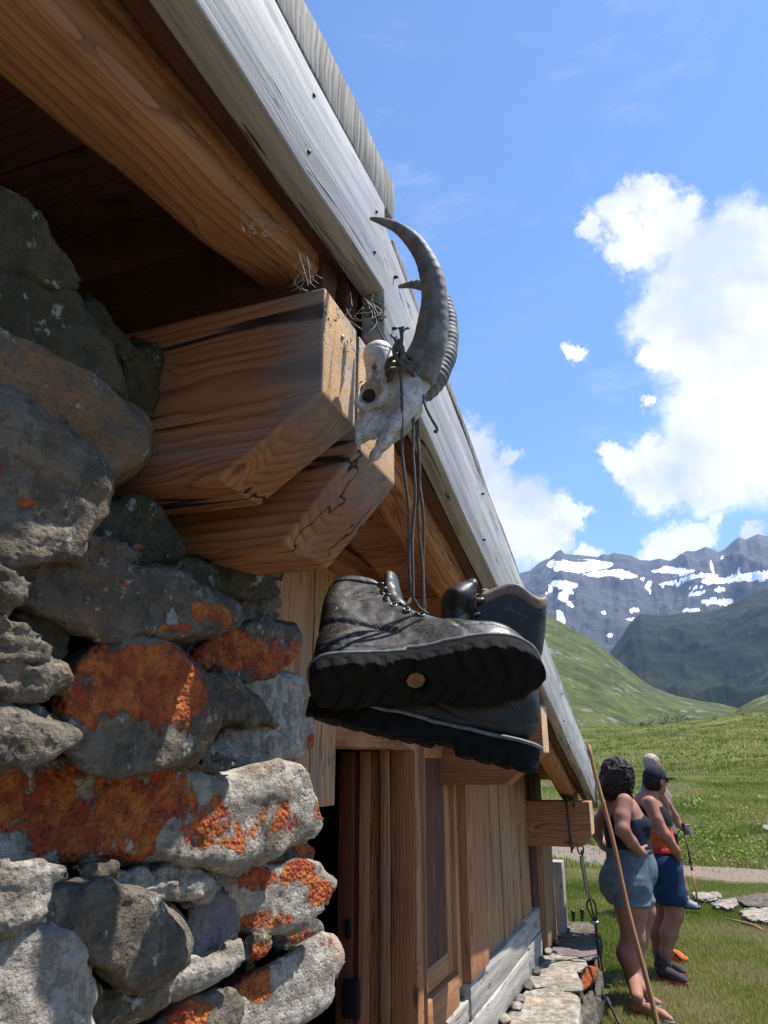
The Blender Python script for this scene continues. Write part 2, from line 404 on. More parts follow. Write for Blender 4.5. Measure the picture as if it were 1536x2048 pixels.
m, t, b = material('meadow')
pos = t.n('ShaderNodeNewGeometry').outputs['Position']
n1 = t.noise(pos, .35, 6, .6); n2 = t.noise(pos, 6, 5, .6); n3 = t.noise(t.mapping(pos, (1, 1, .3)), 45, 4, .7); n4 = t.noise(pos, .045, 5, .6)
c = t.mix(t.step(n1, .35, .65), (.10, .13, .024), (.19, .19, .048))
c = t.mix(t.math('MULTIPLY', t.step(n2, .45, .7), .55), c, (.21, .175, .075))
c = t.mix(t.math('MULTIPLY', t.step(n4, .52, .62), .35), c, (.040, .066, .014))
c = t.mix(t.math('MULTIPLY', t.step(n3, .45, .65), .5), c, (.05, .068, .014))
t.put(b.inputs['Base Color'], c); b.inputs['Roughness'].default_value = .9; b.inputs['Specular IOR Level'].default_value = .15
nb = t.math('ADD', t.math('MULTIPLY', n2, .6), t.math('MULTIPLY', n3, .4))
bump(t, b, t.math('ADD', nb, t.math('MULTIPLY', n1, 1.5)), 1.0, .16); M_meadow = m
tag(obj('ground', np.stack([gx, gy, gz], -1).reshape(-1, 3), gridf(len(az), len(rr)), M_meadow, loc=(0, 0, 0)), 'green alpine meadow rolling from the hut up to a low crest', 'ground', kind='structure')

# gravel path, worn into the grass
def path_mesh():
    V = []; n = 160; mm = 34
    cpx = [(700, 17.5), (1000, 16.0), (1150, 14.6), (1250, 13.6), (1400, 12.6), (1536, 12.2), (1900, 11.4), (2600, 10.5)]
    for i in range(n):
        x = np.interp(i / (n - 1), [0, 1], [600, 2700]); D = np.interp(x, [c_[0] for c_ in cpx], [c_[1] for c_ in cpx])
        hw = .95 + .22 * math.sin(x * .009) + .12 * math.sin(x * .031 + 1) + .45 * np.interp(x, [1150, 1300], [1, 0])
        for j in range(mm):
            s = -1 + 2 * j / (mm - 1); q = PD(x, 1700, D + s * hw); e = max(0, abs(s) - .72) / .28
            wob = .22 * fbm(np.array([[q[0] * 1.6, q[1] * 1.6, 3.0]]), 3, 4)[0]
            z = float(gh(q[0], q[1])) + .014 * (1 - e * 2.4) + .010 * fbm(np.array([[q[0] * 9, q[1] * 9, .5]]), 2, 6)[0] + (wob * .10 * e)
            V.append((q[0], q[1], z))
    return V, gridf(n, mm)
m, t, b = material('gravel')
pos = t.n('ShaderNodeNewGeometry').outputs['Position']
v1 = t.vor(pos, 28, out='Color'); vd = t.vor(pos, 28); n1 = t.noise(pos, 3, 6, .65); v2 = t.vor(pos, 9)
c = t.mix(t.step(n1, .3, .7), (.19, .14, .092), (.12, .09, .062))
c = t.mix(.45, c, t.mix(v1, (.11, .085, .06), (.34, .27, .20)))
c = t.mix(t.math('MULTIPLY', t.step(t.noise(pos, 1.4, 5, .7), .56, .62), .7), c, (.10, .12, .035))
t.put(b.inputs['Base Color'], c); b.inputs['Roughness'].default_value = .9
bump(t, b, t.math('ADD', t.math('MULTIPLY', vd, -1), t.math('MULTIPLY', v2, -.8)), .9, .03)
V, Fq = path_mesh(); tag(obj('path', V, Fq, m, loc=(0, 0, 0)), 'trodden brown gravel path crossing the meadow behind the walkers', 'path', kind='structure')

def dirof(x, y):
    d = ray(x, y); return math.degrees(math.atan2(d[0], d[1])), d[2] / math.hypot(d[0], d[1])
def relief(name, ridge, r0, r1, z0, mat, label, namp, nsc, extra=None, pw=1.3, res=(420, 160), seed=1, strat=0, back=.5, azr=None):
    d = [dirof(x, y) for x, y in ridge]; a = np.array([q[0] for q in d]); e = np.array([q[1] for q in d])
    a0, a1 = azr or (a.min(), a.max()); AZ = np.linspace(a0, a1, res[0]); E = np.interp(AZ, a, e)
    T = np.linspace(0, 1 + back, res[1]); AA, TT = np.meshgrid(np.radians(AZ), T, indexing='ij'); EE = E[:, None]
    RR = r0 + (r1 - r0) * TT; zr = CH + r1 * EE
    prof = np.where(TT < 1, np.clip(TT, 0, 1) ** pw, 1 - (TT - 1) * 1.3)
    Z = z0 + (zr - z0) * prof
    x, y = RR * np.sin(AA), RR * np.cos(AA); p = np.stack([x, y, Z * .6], -1) / nsc
    nz = ridged(p, 6, seed) if strat else fbm(p, 5, seed)
    fade = np.sin(np.clip(TT, 0, 1) * math.pi) * .9 + .12
    Z = Z + namp * nz * fade
    at = extra(np.degrees(AA), (Z - CH) / RR, nz, TT, p) if extra else {}
    return tag(obj(name, np.stack([x, y, Z], -1).reshape(-1, 3), gridf(*res), mat, loc=(0, 0, 0), attrs={k: v_.ravel() for k, v_ in at.items()}), label, name, kind='structure')

# snow covered range
rg = [(700, 1230), (900, 1190), (1000, 1160), (1060, 1146), (1082, 1130), (1100, 1122), (1112, 1108), (1122, 1103), (1130, 1112), (1160, 1112), (1195, 1117), (1206, 1110), (1216, 1112), (1228, 1106), (1245, 1107), (1262, 1108), (1280, 1117), (1300, 1118), (1318, 1114), (1338, 1120), (1352, 1116), (1372, 1104), (1390, 1106), (1412, 1098), (1425, 1103), (1438, 1110), (1452, 1104), (1478, 1080), (1492, 1084), (1500, 1079), (1516, 1071), (1536, 1075), (1600, 1050), (1700, 1070), (1900, 1040), (2300, 1110)]
SN = [(1165, 1132, 62, 13), (1215, 1146, 48, 8), (1120, 1128, 26, 10), (1250, 1152, 22, 6), (1350, 1142, 52, 7), (1400, 1152, 55, 6), (1445, 1160, 40, 8), (1515, 1152, 55, 9), (1135, 1172, 24, 8), (1140, 1190, 12, 14), (1122, 1235, 9, 20), (1150, 1205, 8, 8), (1270, 1218, 10, 5), (1213, 1221, 6, 4), (1222, 1270, 7, 3), (1340, 1165, 30, 4), (1395, 1185, 22, 5), (1420, 1205, 20, 6), (1450, 1205, 22, 7), (1380, 1222, 22, 4), (1290, 1172, 5, 14), (1440, 1180, 14, 5), (1262, 1236, 8, 3), (1105, 1180, 4, 8), (1395, 1172, 16, 3), (1440, 1130, 4, 16), (1490, 1145, 3, 14)]
def snow(A, E, nz, T, p):
    m_ = np.zeros_like(A)
    A = A + 1.1 * fbm(p * 3.2, 4, 51); E = E + .0075 * fbm(p * 3.2 + 9, 4, 52) + .10 * np.radians(fbm(p * 1.5, 2, 53))
    wv_ = fbm(p * 5, 3, 31) * .07 + fbm(p * 20, 3, 33) * .04
    for (x, y, rx, ry) in SN:
        a, e = dirof(x, y); a2, _ = dirof(x + rx, y); _, e2 = dirof(x, y - ry)
        q = 1 - np.sqrt(((A - a) / (a2 - a)) ** 2 + ((E - e) / (e2 - e)) ** 2)
        m_ = np.maximum(m_, q + wv_ * 3.2)
    hi = (E - dirof(1300, 1150)[1]) / .1
    m_ = np.maximum(m_, nz * .5 + hi * .10 - .78 + wv_)
    return {'snow': np.clip(m_ * 4 + .18, 0, 1)}
m, t, b = material('alpine_rock')
pos = t.n('ShaderNodeNewGeometry').outputs['Position']; nrm = t.n('ShaderNodeNewGeometry').outputs['Normal']
n1 = t.noise(pos, .004, 8, .65); n2 = t.noise(pos, .02, 6, .7)
c = t.mix(t.step(n1, .35, .65), (.012, .013, .018), (.036, .035, .040)); c = t.mix(t.math('MULTIPLY', t.step(n2, .4, .7), .5), c, (.012, .012, .016))
zz = t.n('ShaderNodeSeparateXYZ', {0: pos}).outputs[2]
c = t.mix(t.math('MULTIPLY', t.step(t.math('ADD', zz, t.math('MULTIPLY', n1, -600)), 700, 150), .55), c, (.022, .028, .014))
sn = t.step(t.math('ADD', t.attr('snow', out='Fac'), t.math('MULTIPLY', t.math('SUBTRACT', n2, .5), .7)), .42, .55)
c = t.mix(sn, c, (.86, .88, .92)); t.put(b.inputs['Base Color'], c); b.inputs['Roughness'].default_value = .85
bump(t, b, n2, .5, 25); M_rock = m
relief('mountain', rg, 2600, 5200, 60, M_rock, 'distant rocky range with glacier and snow patches under the clouds', 260, 900, snow, 1.15, (900, 260), 11, 1)

def green(name, a, bb, dk, rock, sc, rocky=.55, amt=1.0):
    m, t, b = material(name); pos = t.n('ShaderNodeNewGeometry').outputs['Position']
    n1 = t.noise(pos, sc, 7, .62); n2 = t.noise(pos, sc * 5, 6, .65); n3 = t.noise(pos, sc * 1.7, 6, .7)
    c = t.mix(t.step(n1, .35, .65), a, bb); c = t.mix(t.math('MULTIPLY', t.step(n2, .48, .68), .6), c, dk)
    c = t.mix(t.math('MULTIPLY', t.step(t.math('ADD', n3, t.math('MULTIPLY', n2, .3)), rocky + .15, rocky + .22), .8 * amt), c, rock)
    t.put(b.inputs['Base Color'], c); b.inputs['Roughness'].default_value = .95; b.inputs['Specular IOR Level'].default_value = .1
    bump(t, b, n2, .7, .25 / sc * .1); return m
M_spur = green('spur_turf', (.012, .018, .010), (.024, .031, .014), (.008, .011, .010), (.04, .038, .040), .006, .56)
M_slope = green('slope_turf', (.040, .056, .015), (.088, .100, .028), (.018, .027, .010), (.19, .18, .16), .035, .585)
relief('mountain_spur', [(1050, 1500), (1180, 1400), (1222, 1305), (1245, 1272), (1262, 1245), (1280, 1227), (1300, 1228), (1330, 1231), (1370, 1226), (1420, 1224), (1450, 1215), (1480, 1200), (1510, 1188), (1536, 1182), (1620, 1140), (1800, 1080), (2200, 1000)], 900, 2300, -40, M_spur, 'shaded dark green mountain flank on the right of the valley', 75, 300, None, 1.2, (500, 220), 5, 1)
relief('hillside', [(500, 700), (800, 950), (1000, 1150), (1060, 1205), (1085, 1226), (1120, 1242), (1150, 1260), (1190, 1285), (1220, 1308), (1250, 1334), (1280, 1358), (1310, 1376), (1350, 1391), (1400, 1402), (1440, 1407), (1480, 1418), (1560, 1470), (1700, 1530)], 260, 900, -8, M_slope, 'grassy green hillside falling from the left into the valley', 11, 60, None, 1.25, (500, 220), 7, 0)
relief('knoll', [(1330, 1500), (1400, 1468), (1440, 1446), (1462, 1430), (1482, 1413), (1510, 1398), (1536, 1388), (1620, 1350), (1800, 1300), (2300, 1250)], 190, 420, 0, M_slope, 'grassy knoll rising at the right edge of the meadow', 3.0, 40, None, 1.1, (360, 160), 9, 0)
# valley floor beyond the crest joins the slopes
n_ = 120; X_, Y_ = np.meshgrid(np.linspace(-2500, 2500, n_), np.linspace(-500, 3500, n_), indexing='ij')
rad = np.hypot(X_, Y_); Zv = np.where(rad < 400, -31 - .03 * (400 - rad), -12 + .01 * (rad - 400)) + 3 * fbm(np.stack([X_, Y_, X_ * 0], -1) / 150, 3, 2)
tag(obj('valley_floor', np.stack([X_, Y_, Zv], -1).reshape(-1, 3), gridf(n_, n_), M_slope, loc=(0, 0, 0)), 'green valley floor between the hillside and the dark spur', 'valley', kind='structure')

# unseen pale ground sheet, added to bounce warm light up under the eaves
ty, tx = np.meshgrid(np.linspace(-5, 4.6, 90), np.linspace(-.60, 4.5, 50), indexing='ij'); tx = tx + .12 * fbm(np.stack([tx, ty * 1.3, tx * 0], -1), 3, 4) * (tx > -.3)
tz = gh(tx, ty) + .02 + .012 * fbm(np.stack([tx * 5, ty * 5, tx * 0], -1), 3, 9)
m, t, b = material('bounce_gravel'); pos = t.n('ShaderNodeNewGeometry').outputs['Position']; v1 = t.vor(pos, 3.2, out='Color'); vd = t.vor(pos, 3.2, feature='DISTANCE_TO_EDGE'); n1 = t.noise(pos, 9, 6, .7)
c = t.mix(t.step(n1, .3, .7), (.22, .175, .125), (.15, .12, .085)); c = t.mix(t.step(vd, .05, .0), c, (.08, .07, .04)); t.put(b.inputs['Base Color'], c); b.inputs['Roughness'].default_value = .9; bump(t, b, t.math('ADD', n1, t.math('MINIMUM', vd, .06)), .6, .02)
tag(obj('bounce_ground', np.stack([tx, ty, tz], -1).reshape(-1, 3), gridf(90, 50)[:, ::-1], m, loc=(0, 0, 0)), 'unseen pale ground in front of the hut, added for warm bounce light', 'bounce_ground', kind='structure')
# ------------------------------------------------------------------ materials of the hut
W_larch = wood('larch', (.40, .180, .082), (.19, .066, .029), greyamt=.14, grey=(.20, .17, .155))
W_beam = wood('larch_beam', (.44, .215, .095), (.21, .078, .033), greyamt=.05, ring=18, stain=(.10, .030, .014))
W_end = wood('larch_weathered_end', (.62, .40, .20), (.38, .20, .09), greyamt=.32, ring=45, cracks=1.0, knots=False)
W_grey = wood('silvered_board', (.36, .35, .335), (.19, .185, .175), grey=(.35, .34, .33), greyamt=1.0, ring=30, cracks=1.0, rough=.5)
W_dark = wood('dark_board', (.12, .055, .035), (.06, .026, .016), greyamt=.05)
W_clad = wood('cladding', (.42, .24, .115), (.24, .105, .045), grey=(.30, .24, .17), greyamt=.22, ring=22)
W_door = wood('door_wood', (.15, .045, .02), (.08, .022, .011), greyamt=0, knots=False)
W_sash = wood('sash_wood', (.44, .22, .10), (.30, .13, .055), greyamt=0, ring=14, knots=False, cracks=.1)
W_sill = wood('sill_wood', (.37, .33, .275), (.25, .21, .165), grey=(.37, .34, .295), greyamt=.9, ring=16, cracks=.8)
M_steel = plain('steel', (.30, .30, .31), .35, .9, .2, 60, .1)
M_black = plain('black_metal', (.015, .015, .017), .45, .3, .3, 60, .1)

hut = thing('mountain_hut', (-2.5, 3.0, 0), 'low timber and dry stone alpine hut with silvered verge boards', 'hut')
def zf(y): return 2.27 - .213 * (y - 1.45)
def zn(y): return 2.351 + .102 * (y - .495)
def rx(y): return -.42 - .03 * (y - 1.0)
def slab(name, y0, y1, xi, xo, zb, zt, mat, parent=hut, nl=20, **k):
    """a timber running along the verge; xi/xo inner and outer x offset from the verge plane, zb/zt callables"""
    c = []
    for y in (y0, y1):
        for xx in (xi, xo):
            for z in (zb, zt): c.append((rx(y) + xx, y, z(y)))
    return wbeam(name, c, mat, parent, nl=nl, **k)
# verge (fascia) boards
slab('verge_board', -2.6, 1.165, -.05, 0, zn, lambda y: zn(y) + .205, W_grey, wob=.003, label='near silvered verge board with cracks, lit by the sun')
slab('verge_board', 1.175, 6.28, -.055, -.006, lambda y: zf(y), lambda y: zf(y) + .262, W_grey, nl=40, wob=.003, label='long silvered verge board descending to the eave')
slab('verge_board', 1.12, 6.05, -.10, -.062, lambda y: zf(y) + .012, lambda y: zf(y) + .20, W_dark, nl=30, label='inner dark board behind the verge board')
slab('verge_board', -2.6, 1.15, -.095, -.056, lambda y: zn(y) + .03, lambda y: zn(y) + .2, W_dark, nl=20, label='inner dark board behind the near verge board')
for (bx_, y_, z_) in [(vb_, yy_, (zn if yy_ < 1.17 else zf)(yy_) + dz_) for vb_ in (0,) for (yy_, dz_) in [(.52, .05), (.53, .15), (.80, .04), (.81, .16), (1.10, .05), (1.11, .15), (1.23, .06), (1.24, .19), (2.1, .05), (2.11, .2), (3.0, .05), (3.01, .2), (4.1, .06), (4.11, .2), (5.3, .06), (5.31, .2)]]:
    V, F, _ = tube([(rx(y_) - .012, y_, z_), (rx(y_) + .0015, y_, z_)], [.0036, .0036], 8); obj('nail', V, F, M_black, hut)
# roof layers seen as a cut edge
m, t, b = material('cut_board_ends')
g = t.attr('gr'); st = t.noise(t.mapping(g, (120, 6, 3)), 1, 4, .7); st2 = t.noise(t.mapping(g, (14, 30, 3)), 1, 4, .6)
c = t.mix(t.step(st, .35, .62), (.075, .07, .062), (.27, .255, .23)); c = t.mix(t.math('MULTIPLY', t.step(st2, .5, .65), .6), c, (.09, .085, .08))
t.put(b.inputs['Base Color'], c); b.inputs['Roughness'].default_value = .85; bump(t, b, t.math('ADD', st, st2), 1, .006); M_cut = m
slab('roof_edge', -2.6, 1.24, -.30, -.004, lambda y: zn(y) + .209, lambda y: zn(y) + .325, M_cut, nl=60, wob=.006, bev=.008, label='weathered cut edge of the near roof boards')
slab('roof_edge', 1.25, 6.3, -.30, -.012, lambda y: zf(y) + .266, lambda y: zf(y) + .305, M_cut, nl=60, wob=.005, bev=.005)
# roof shells
def roofshell(y0, y1, z, mat):
    return wbeam('roof', [(xx, y, z(y) + dz) for y in (y0, y1) for xx in (-4.2, rx(y) - .31) for dz in (.215, .31)], mat, hut, nl=20, wob=.004)
roofshell(-2.6, 1.24, zn, W_dark); roofshell(1.25, 6.3, zf, W_dark)
# ceiling boards run across, real gaps
def ceiling(y0, y1, z, n, mat):
    P = []; G = []
    for i in range(n):
        a = y0 + (y1 - y0) * i / n + .003; bb = y0 + (y1 - y0) * (i + 1) / n - .003; dz = random.uniform(-.006, .006)
        cc = np.array([(xx, y, z(y) + q + dz) for xx in (-1.05, rx(a) - .101) for y in (a, bb) for q in (.185, .209)])
        V, Gq, Fq = lattice(cc, (6, 1, 1)); P.append((V, Fq)); s = random.random() * 9
        G.append(np.stack([Gq[:, 0] * .65 + s, (Gq[:, 1] - .5) * .18 + s % .3 - .15, Gq[:, 2] * .02 + .03 + (s * 3) % .1], 1))
    V, Fq = merge(P); return obj('ceiling_boards', V, Fq, mat, hut, smooth=False, gr=np.concatenate(G))
W_shade = wood('shade_dark_larch', (.17, .075, .042), (.08, .032, .018), greyamt=.05)  # darker copy of the larch, under-roof shade put into the colour
ceiling(-2.5, 1.2, zn, 18, W_shade); ceiling(1.26, 6.2, zf, 26, W_larch)
# verge rafters under the ceiling
wbeam('verge_rafter', [(-.63 + o, y, z + dz) for (y, z) in ((-2.4, 1.80), (1.30, 2.425)) for o in (0, .125 if y < 0 else .118) for dz in ((0, .18) if y > 0 else (0, .30))], W_beam, hut, nl=40, wob=.008, bev=.016, label='heavy knotty verge rafter with a bright sunlit arris')
wbeam('verge_rafter', [(rx(y) + o, y, zf(y) + dz) for y in (1.32, 5.75) for o in (-.205, -.105) for dz in (-.055, .085)], W_beam, hut, nl=40, wob=.006, bev=.02, label='long round-edged rafter descending to the eave')

# purlins with sawn profile ends
def purlin(y0, y1, prof, xin, mat, label, topz, seedv=0):
    """prof: list of (x,z) along the underside from the outer end inward"""
    P = [(prof[0][0], topz)] + list(prof) + [(xin, prof[-1][1]), (xin, topz)]
    # subdivide long edges
    Q = []
    for a, b_ in zip(P, P[1:] + P[:1]):
        L = math.hypot(a[0] - b_[0], a[1] - b_[1]); k = max(1, int(L / .03))
        for i in range(k): Q.append((a[0] + (b_[0] - a[0]) * i / k, a[1] + (b_[1] - a[1]) * i / k))
    bm_v = []; n = len(Q); ny = 4; F = []
    for j in range(ny + 1):
        y = y0 + (y1 - y0) * j / ny
        for (x, z) in Q: bm_v.append((x, y, z))
    for j in range(ny):
        for i in range(n): F.append((j * n + i, j * n + (i + 1) % n, (j + 1) * n + (i + 1) % n, (j + 1) * n + i))
    F.append(tuple(range(n))[::-1]); F.append(tuple(ny * n + i for i in range(n)))
    V = np.array(bm_v); pn = fbm(V * np.array([3, 7, 7]) + seedv, 3, 3)
    V[:, 1] += .004 * pn; V[:, 2] += .003 * fbm(V * 8 + seedv + 5, 2, 9)
    gr = np.stack([V[:, 0] * 1.0 + seedv, V[:, 1] - (y0 + y1) / 2 + .03, V[:, 2] - topz + .16], 1)
    o = obj('purlin', V, F, mat, hut, smooth=False, gr=gr, label=label); 
    endm = [i for i, p in enumerate(o.data.polygons) if p.normal.x > .93]
    o.data.materials.append(W_end)
    for i in endm: o.data.polygons[i].material_index = 1
    addbevel(o, .005); return o
W_purl = wood('ridge_log', (.44, .205, .095), (.20, .072, .032), greyamt=.15, grey=(.26, .235, .22), ring=20, cracks=1.0, endx=(-.57, -.45), ckw=.018, cks=(.5, 8, 8))
purlin(.94, 1.075, [(-.447, 2.095), (-.624, 1.976)], -1.6, W_purl, 'near ridge purlin with a silvered cracked end and sloping cut', 2.285, 1.3)
purlin(1.115, 1.312, [(-.459, 2.075), (-.60, 1.915)], -1.6, W_purl, 'second ridge purlin beside it with a sloping cut', 2.30, 4.1)
purlin(3.4, 3.56, [(-.522, 1.60), (-.697, 1.468)], -1.4, W_larch, 'middle purlin with a sunlit end above the window', 1.80, 7.7)
purlin(5.4, 5.6, [(-.556, 1.12), (-.60, 1.06), (-.64, 1.045)], -1.3, W_larch, 'eave purlin carrying the tie down cable', 1.322, 2.2)
wbeam('blocking_board', box8(-1.4, -.50, 1.04, 1.10, 2.315, 2.52), W_shade, hut, nl=10)
wbeam('blocking_board', box8(-.66, -.50, 1.15, 1.33, 2.312, 2.46), W_beam, hut, nl=6)

# walls behind the stone face and the gable boards
def boards(name, y0, y1, n, z0, z1, x, th, mat, vertical=True, parent=hut, label=None, jag=0):
    P = []; G = []
    for i in range(n):
        s = random.random() * 9; dx = random.uniform(-.004, .004)
        if vertical:
            a = y0 + (y1 - y0) * i / n + .0025; bb = y0 + (y1 - y0) * (i + 1) / n - .0025
            zz0 = z0(.5 * (a + bb)) if callable(z0) else z0; za = z1(a) if callable(z1) else z1; zb = z1(bb) if callable(z1) else z1
            cc = [(x + q + dx, y, zz) for zi in (0, 1) for y in (a, bb) for q in (-th, 0) for zz in [zz0 if zi == 0 else (za if y == a else zb)]]
            L = max(za, zb) - zz0; Wd = bb - a
        else:
            a = z0 + (z1 - z0) * i / n + .003; bb = z0 + (z1 - z0) * (i + 1) / n - .003
            cc = [(x + q + dx, y, zz) for y in (y0, y1) for zz in (a, bb) for q in (-th, 0)]; L = y1 - y0; Wd = bb - a
        V, Gq, Fq = lattice(cc, (max(2, int(L / .15)), 2, 1)); V[:, 0] += .002 * fbm1(Gq[:, 0] * L * 5 + s * 7)
        V[:, 0] -= .006 * (np.abs(Gq[:, 1] - .5) > .4)
        P.append((V, Fq)); G.append(np.stack([Gq[:, 0] * L + s * 3, (Gq[:, 1] - .5) * Wd + (s * 2) % .3 - .15, Gq[:, 2] * th + .03 + (s * 5) % .12], 1))
    V, Fq = merge(P); return obj(name, V, Fq, mat, parent, smooth=False, gr=np.concatenate(G), label=label)
boards('gable_boards', 1.34, 5.5, 5, 1.62, 2.24, -.955, .03, W_larch, vertical=False, label='reddish horizontal gable boards under the rafters')
boards('gable_boards', -2.4, 1.4, 10, .0, lambda y: zn(y) + .19, -1.25, .03, W_shade)
boards('gable_boards', 1.62, 2.14, 3, 1.44, 2.12, -.935, .028, W_clad, label='pale upright boards beside the top of the stone wall')
boards('gable_boards', 2.16, 2.95, 4, 1.66, 2.0, -.945, .025, W_larch)
boards('cladding', 3.94, 5.38, 13, .66, 1.56, -.958, .03, W_clad, label='yellowish upright cladding boards, water stained')
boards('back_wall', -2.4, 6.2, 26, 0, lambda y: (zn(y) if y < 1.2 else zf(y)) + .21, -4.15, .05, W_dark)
wbeam('end_wall', box8(-4.2, -1.05, 6.16, 6.22, .02, 1.478), W_dark, hut, nl=6)
wbeam('end_wall', box8(-4.2, -1.3, -2.45, -2.4, .02, 2.1), W_dark, hut, nl=6)
wbeam('floor_boards', box8(-4.15, -1.0, -2.4, 6.16, .28, .33), W_dark, hut, nl=8)
wbeam('gable_boards', box8(-1.03, -.985, 3.0, 6.1, .38, 1.9, 'z'), W_dark, hut, nl=4, wob=0)
# lintel, door jamb, window bay
boards('gable_boards', 5.62, 6.12, 3, 1.1, lambda y: zf(y) + .18, -.97, .03, W_shade)
wbeam('lintel', box8(-1.12, -.955, 1.75, 3.02, 1.605, 1.72, 'y'), W_beam, hut, nl=10, label='yellow lintel beam over the door opening')
J = lambda x: float(PY(x, 1750, 2.96)[0])
def jamb(name, xa, xb, y, z0, z1, mat, d=.05, label=None, parent=hut, wob=.0015):
    return wbeam(name, box8(J(xa), J(xb) - .001, y, y + d, z0, z1, 'z'), mat, parent, nl=12, wob=wob, bev=.003, label=label)
door = jamb('door', 681, 712, 2.93, .36, 1.60, W_door, .045, 'dark red plank door standing open inward')
jamb('door_frame', 712, 722, 2.945, .36, 1.60, W_door)
jamb('door_frame', 722, 743, 2.935, .36, 1.603, W_sash)
jamb('door_frame', 743, 768, 2.95, .36, 1.603, W_larch, label='red-brown inner jamb board')
jamb('door_frame', 768, 786, 2.925, .36, 1.66, W_clad, .07, 'pale waney-edged jamb board', wob=.006)
jamb('door_post', 786, 837.5, 2.94, .36, 1.72, W_larch, .075, 'wide flat door post facing the path')
dl = lambda x0, x1, y0_, y1_: [(J(x0), 2.925, PY(x0, y1_, 2.925)[2]), (J(x1), 2.925, PY(x0, y0_, 2.925)[2])]
for (a, b_) in (dl(701, 711, 1840, 1877), dl(698, 729, 1958, 2036)):
    wbeam('lock_plate', box8(a[0], b_[0], 2.915, 2.929, a[2], b_[2], 'z'), M_black, door, nl=2, wob=0, bev=.002)
win = wbeam('window', box8(-1.07, -.985, 3.028, 3.085, .78, 1.62, 'z'), W_sash, hut, nl=6, label='narrow window with pale wooden sash')
wbeam('frame', box8(-1.04, -.975, 3.43, 3.50, .70, 1.62, 'z'), W_sash, win, nl=6, wob=.0005, bev=.003)
wbeam('frame', box8(-1.04, -.955, 3.505, 3.56, .66, 1.62, 'z'), W_sash, win, nl=6, wob=.0005, bev=.003)
wbeam('frame', box8(-1.04, -.975, 3.09, 3.428, .725, .808, 'y'), W_sash, win, nl=6, wob=.0005, bev=.004)
wbeam('frame', box8(-1.04, -.975, 3.09, 3.428, 1.578, 1.64, 'y'), W_sash, win, nl=6, wob=.0005, bev=.004)
wbeam('sill', box8(-1.04, -.95, 3.03, 3.50, .60, .72, 'y'), W_sash, win, nl=6, wob=.0008, bev=.006)
m, t, b = material('window_glass'); b.inputs['Base Color'].default_value = (.03, .025, .022, 1); b.inputs['Roughness'].default_value = .06; b.inputs['Specular IOR Level'].default_value = .6
wbeam('pane', box8(-1.02, -1.012, 3.087, 3.43, .80, 1.60, 'z'), m, win, nl=1, wob=0, bev=0)
wbeam('window_post', box8(-1.06, -.938, 2.976 + .04, 3.024, .38, 1.70, 'z'), W_clad, hut, nl=12, label='thin sunlit edge strip beside the window')
wbeam('window_post', box8(-1.02, -.918, 3.58, 3.935, .668, 1.62, 'z'), W_larch, hut, nl=12, wob=.002, label='broad grey brown board right of the window')
wbeam('sill_beam', box8(-1.10, -.928, 3.03, 5.0, .375, .515, 'y'), W_sill, hut, nl=16, wob=.004, label='sunlit lower sill timber')
wbeam('sill_beam', box8(-1.10, -.934, 3.62, 4.995, .518, .655, 'y'), W_sill, hut, nl=16, wob=.004)
wbeam('sill_beam', box8(-1.10, -.940, 3.03, 3.60, .518, .600, 'y'), W_sill, hut, nl=8, wob=.004)
wbeam('sill_beam', box8(-1.10, -.931, 5.006, 5.5, .375, .53, 'y'), W_sill, hut, nl=8, wob=.004)
wbeam('sill_beam', box8(-1.10, -.936, 5.006, 5.5, .533, .668, 'y'), W_sill, hut, nl=8, wob=.004)
wbeam('corner_post', box8(-1.08, -.965, 5.50, 5.66, .38, 1.06, 'z'), W_dark, hut, nl=8, wob=.003)
wbeam('corner_post', box8(-1.10, -.925, 5.68, 6.10, .39, 1.10, 'z'), W_clad, hut, nl=8, wob=.005, label='thick grey corner post at the far end')
wbeam('corner_post', box8(-1.08, -.885, 6.25, 6.40, .36, .86, 'z'), W_sill, hut, nl=8, wob=.005, label='short sunlit board end behind the corner post')
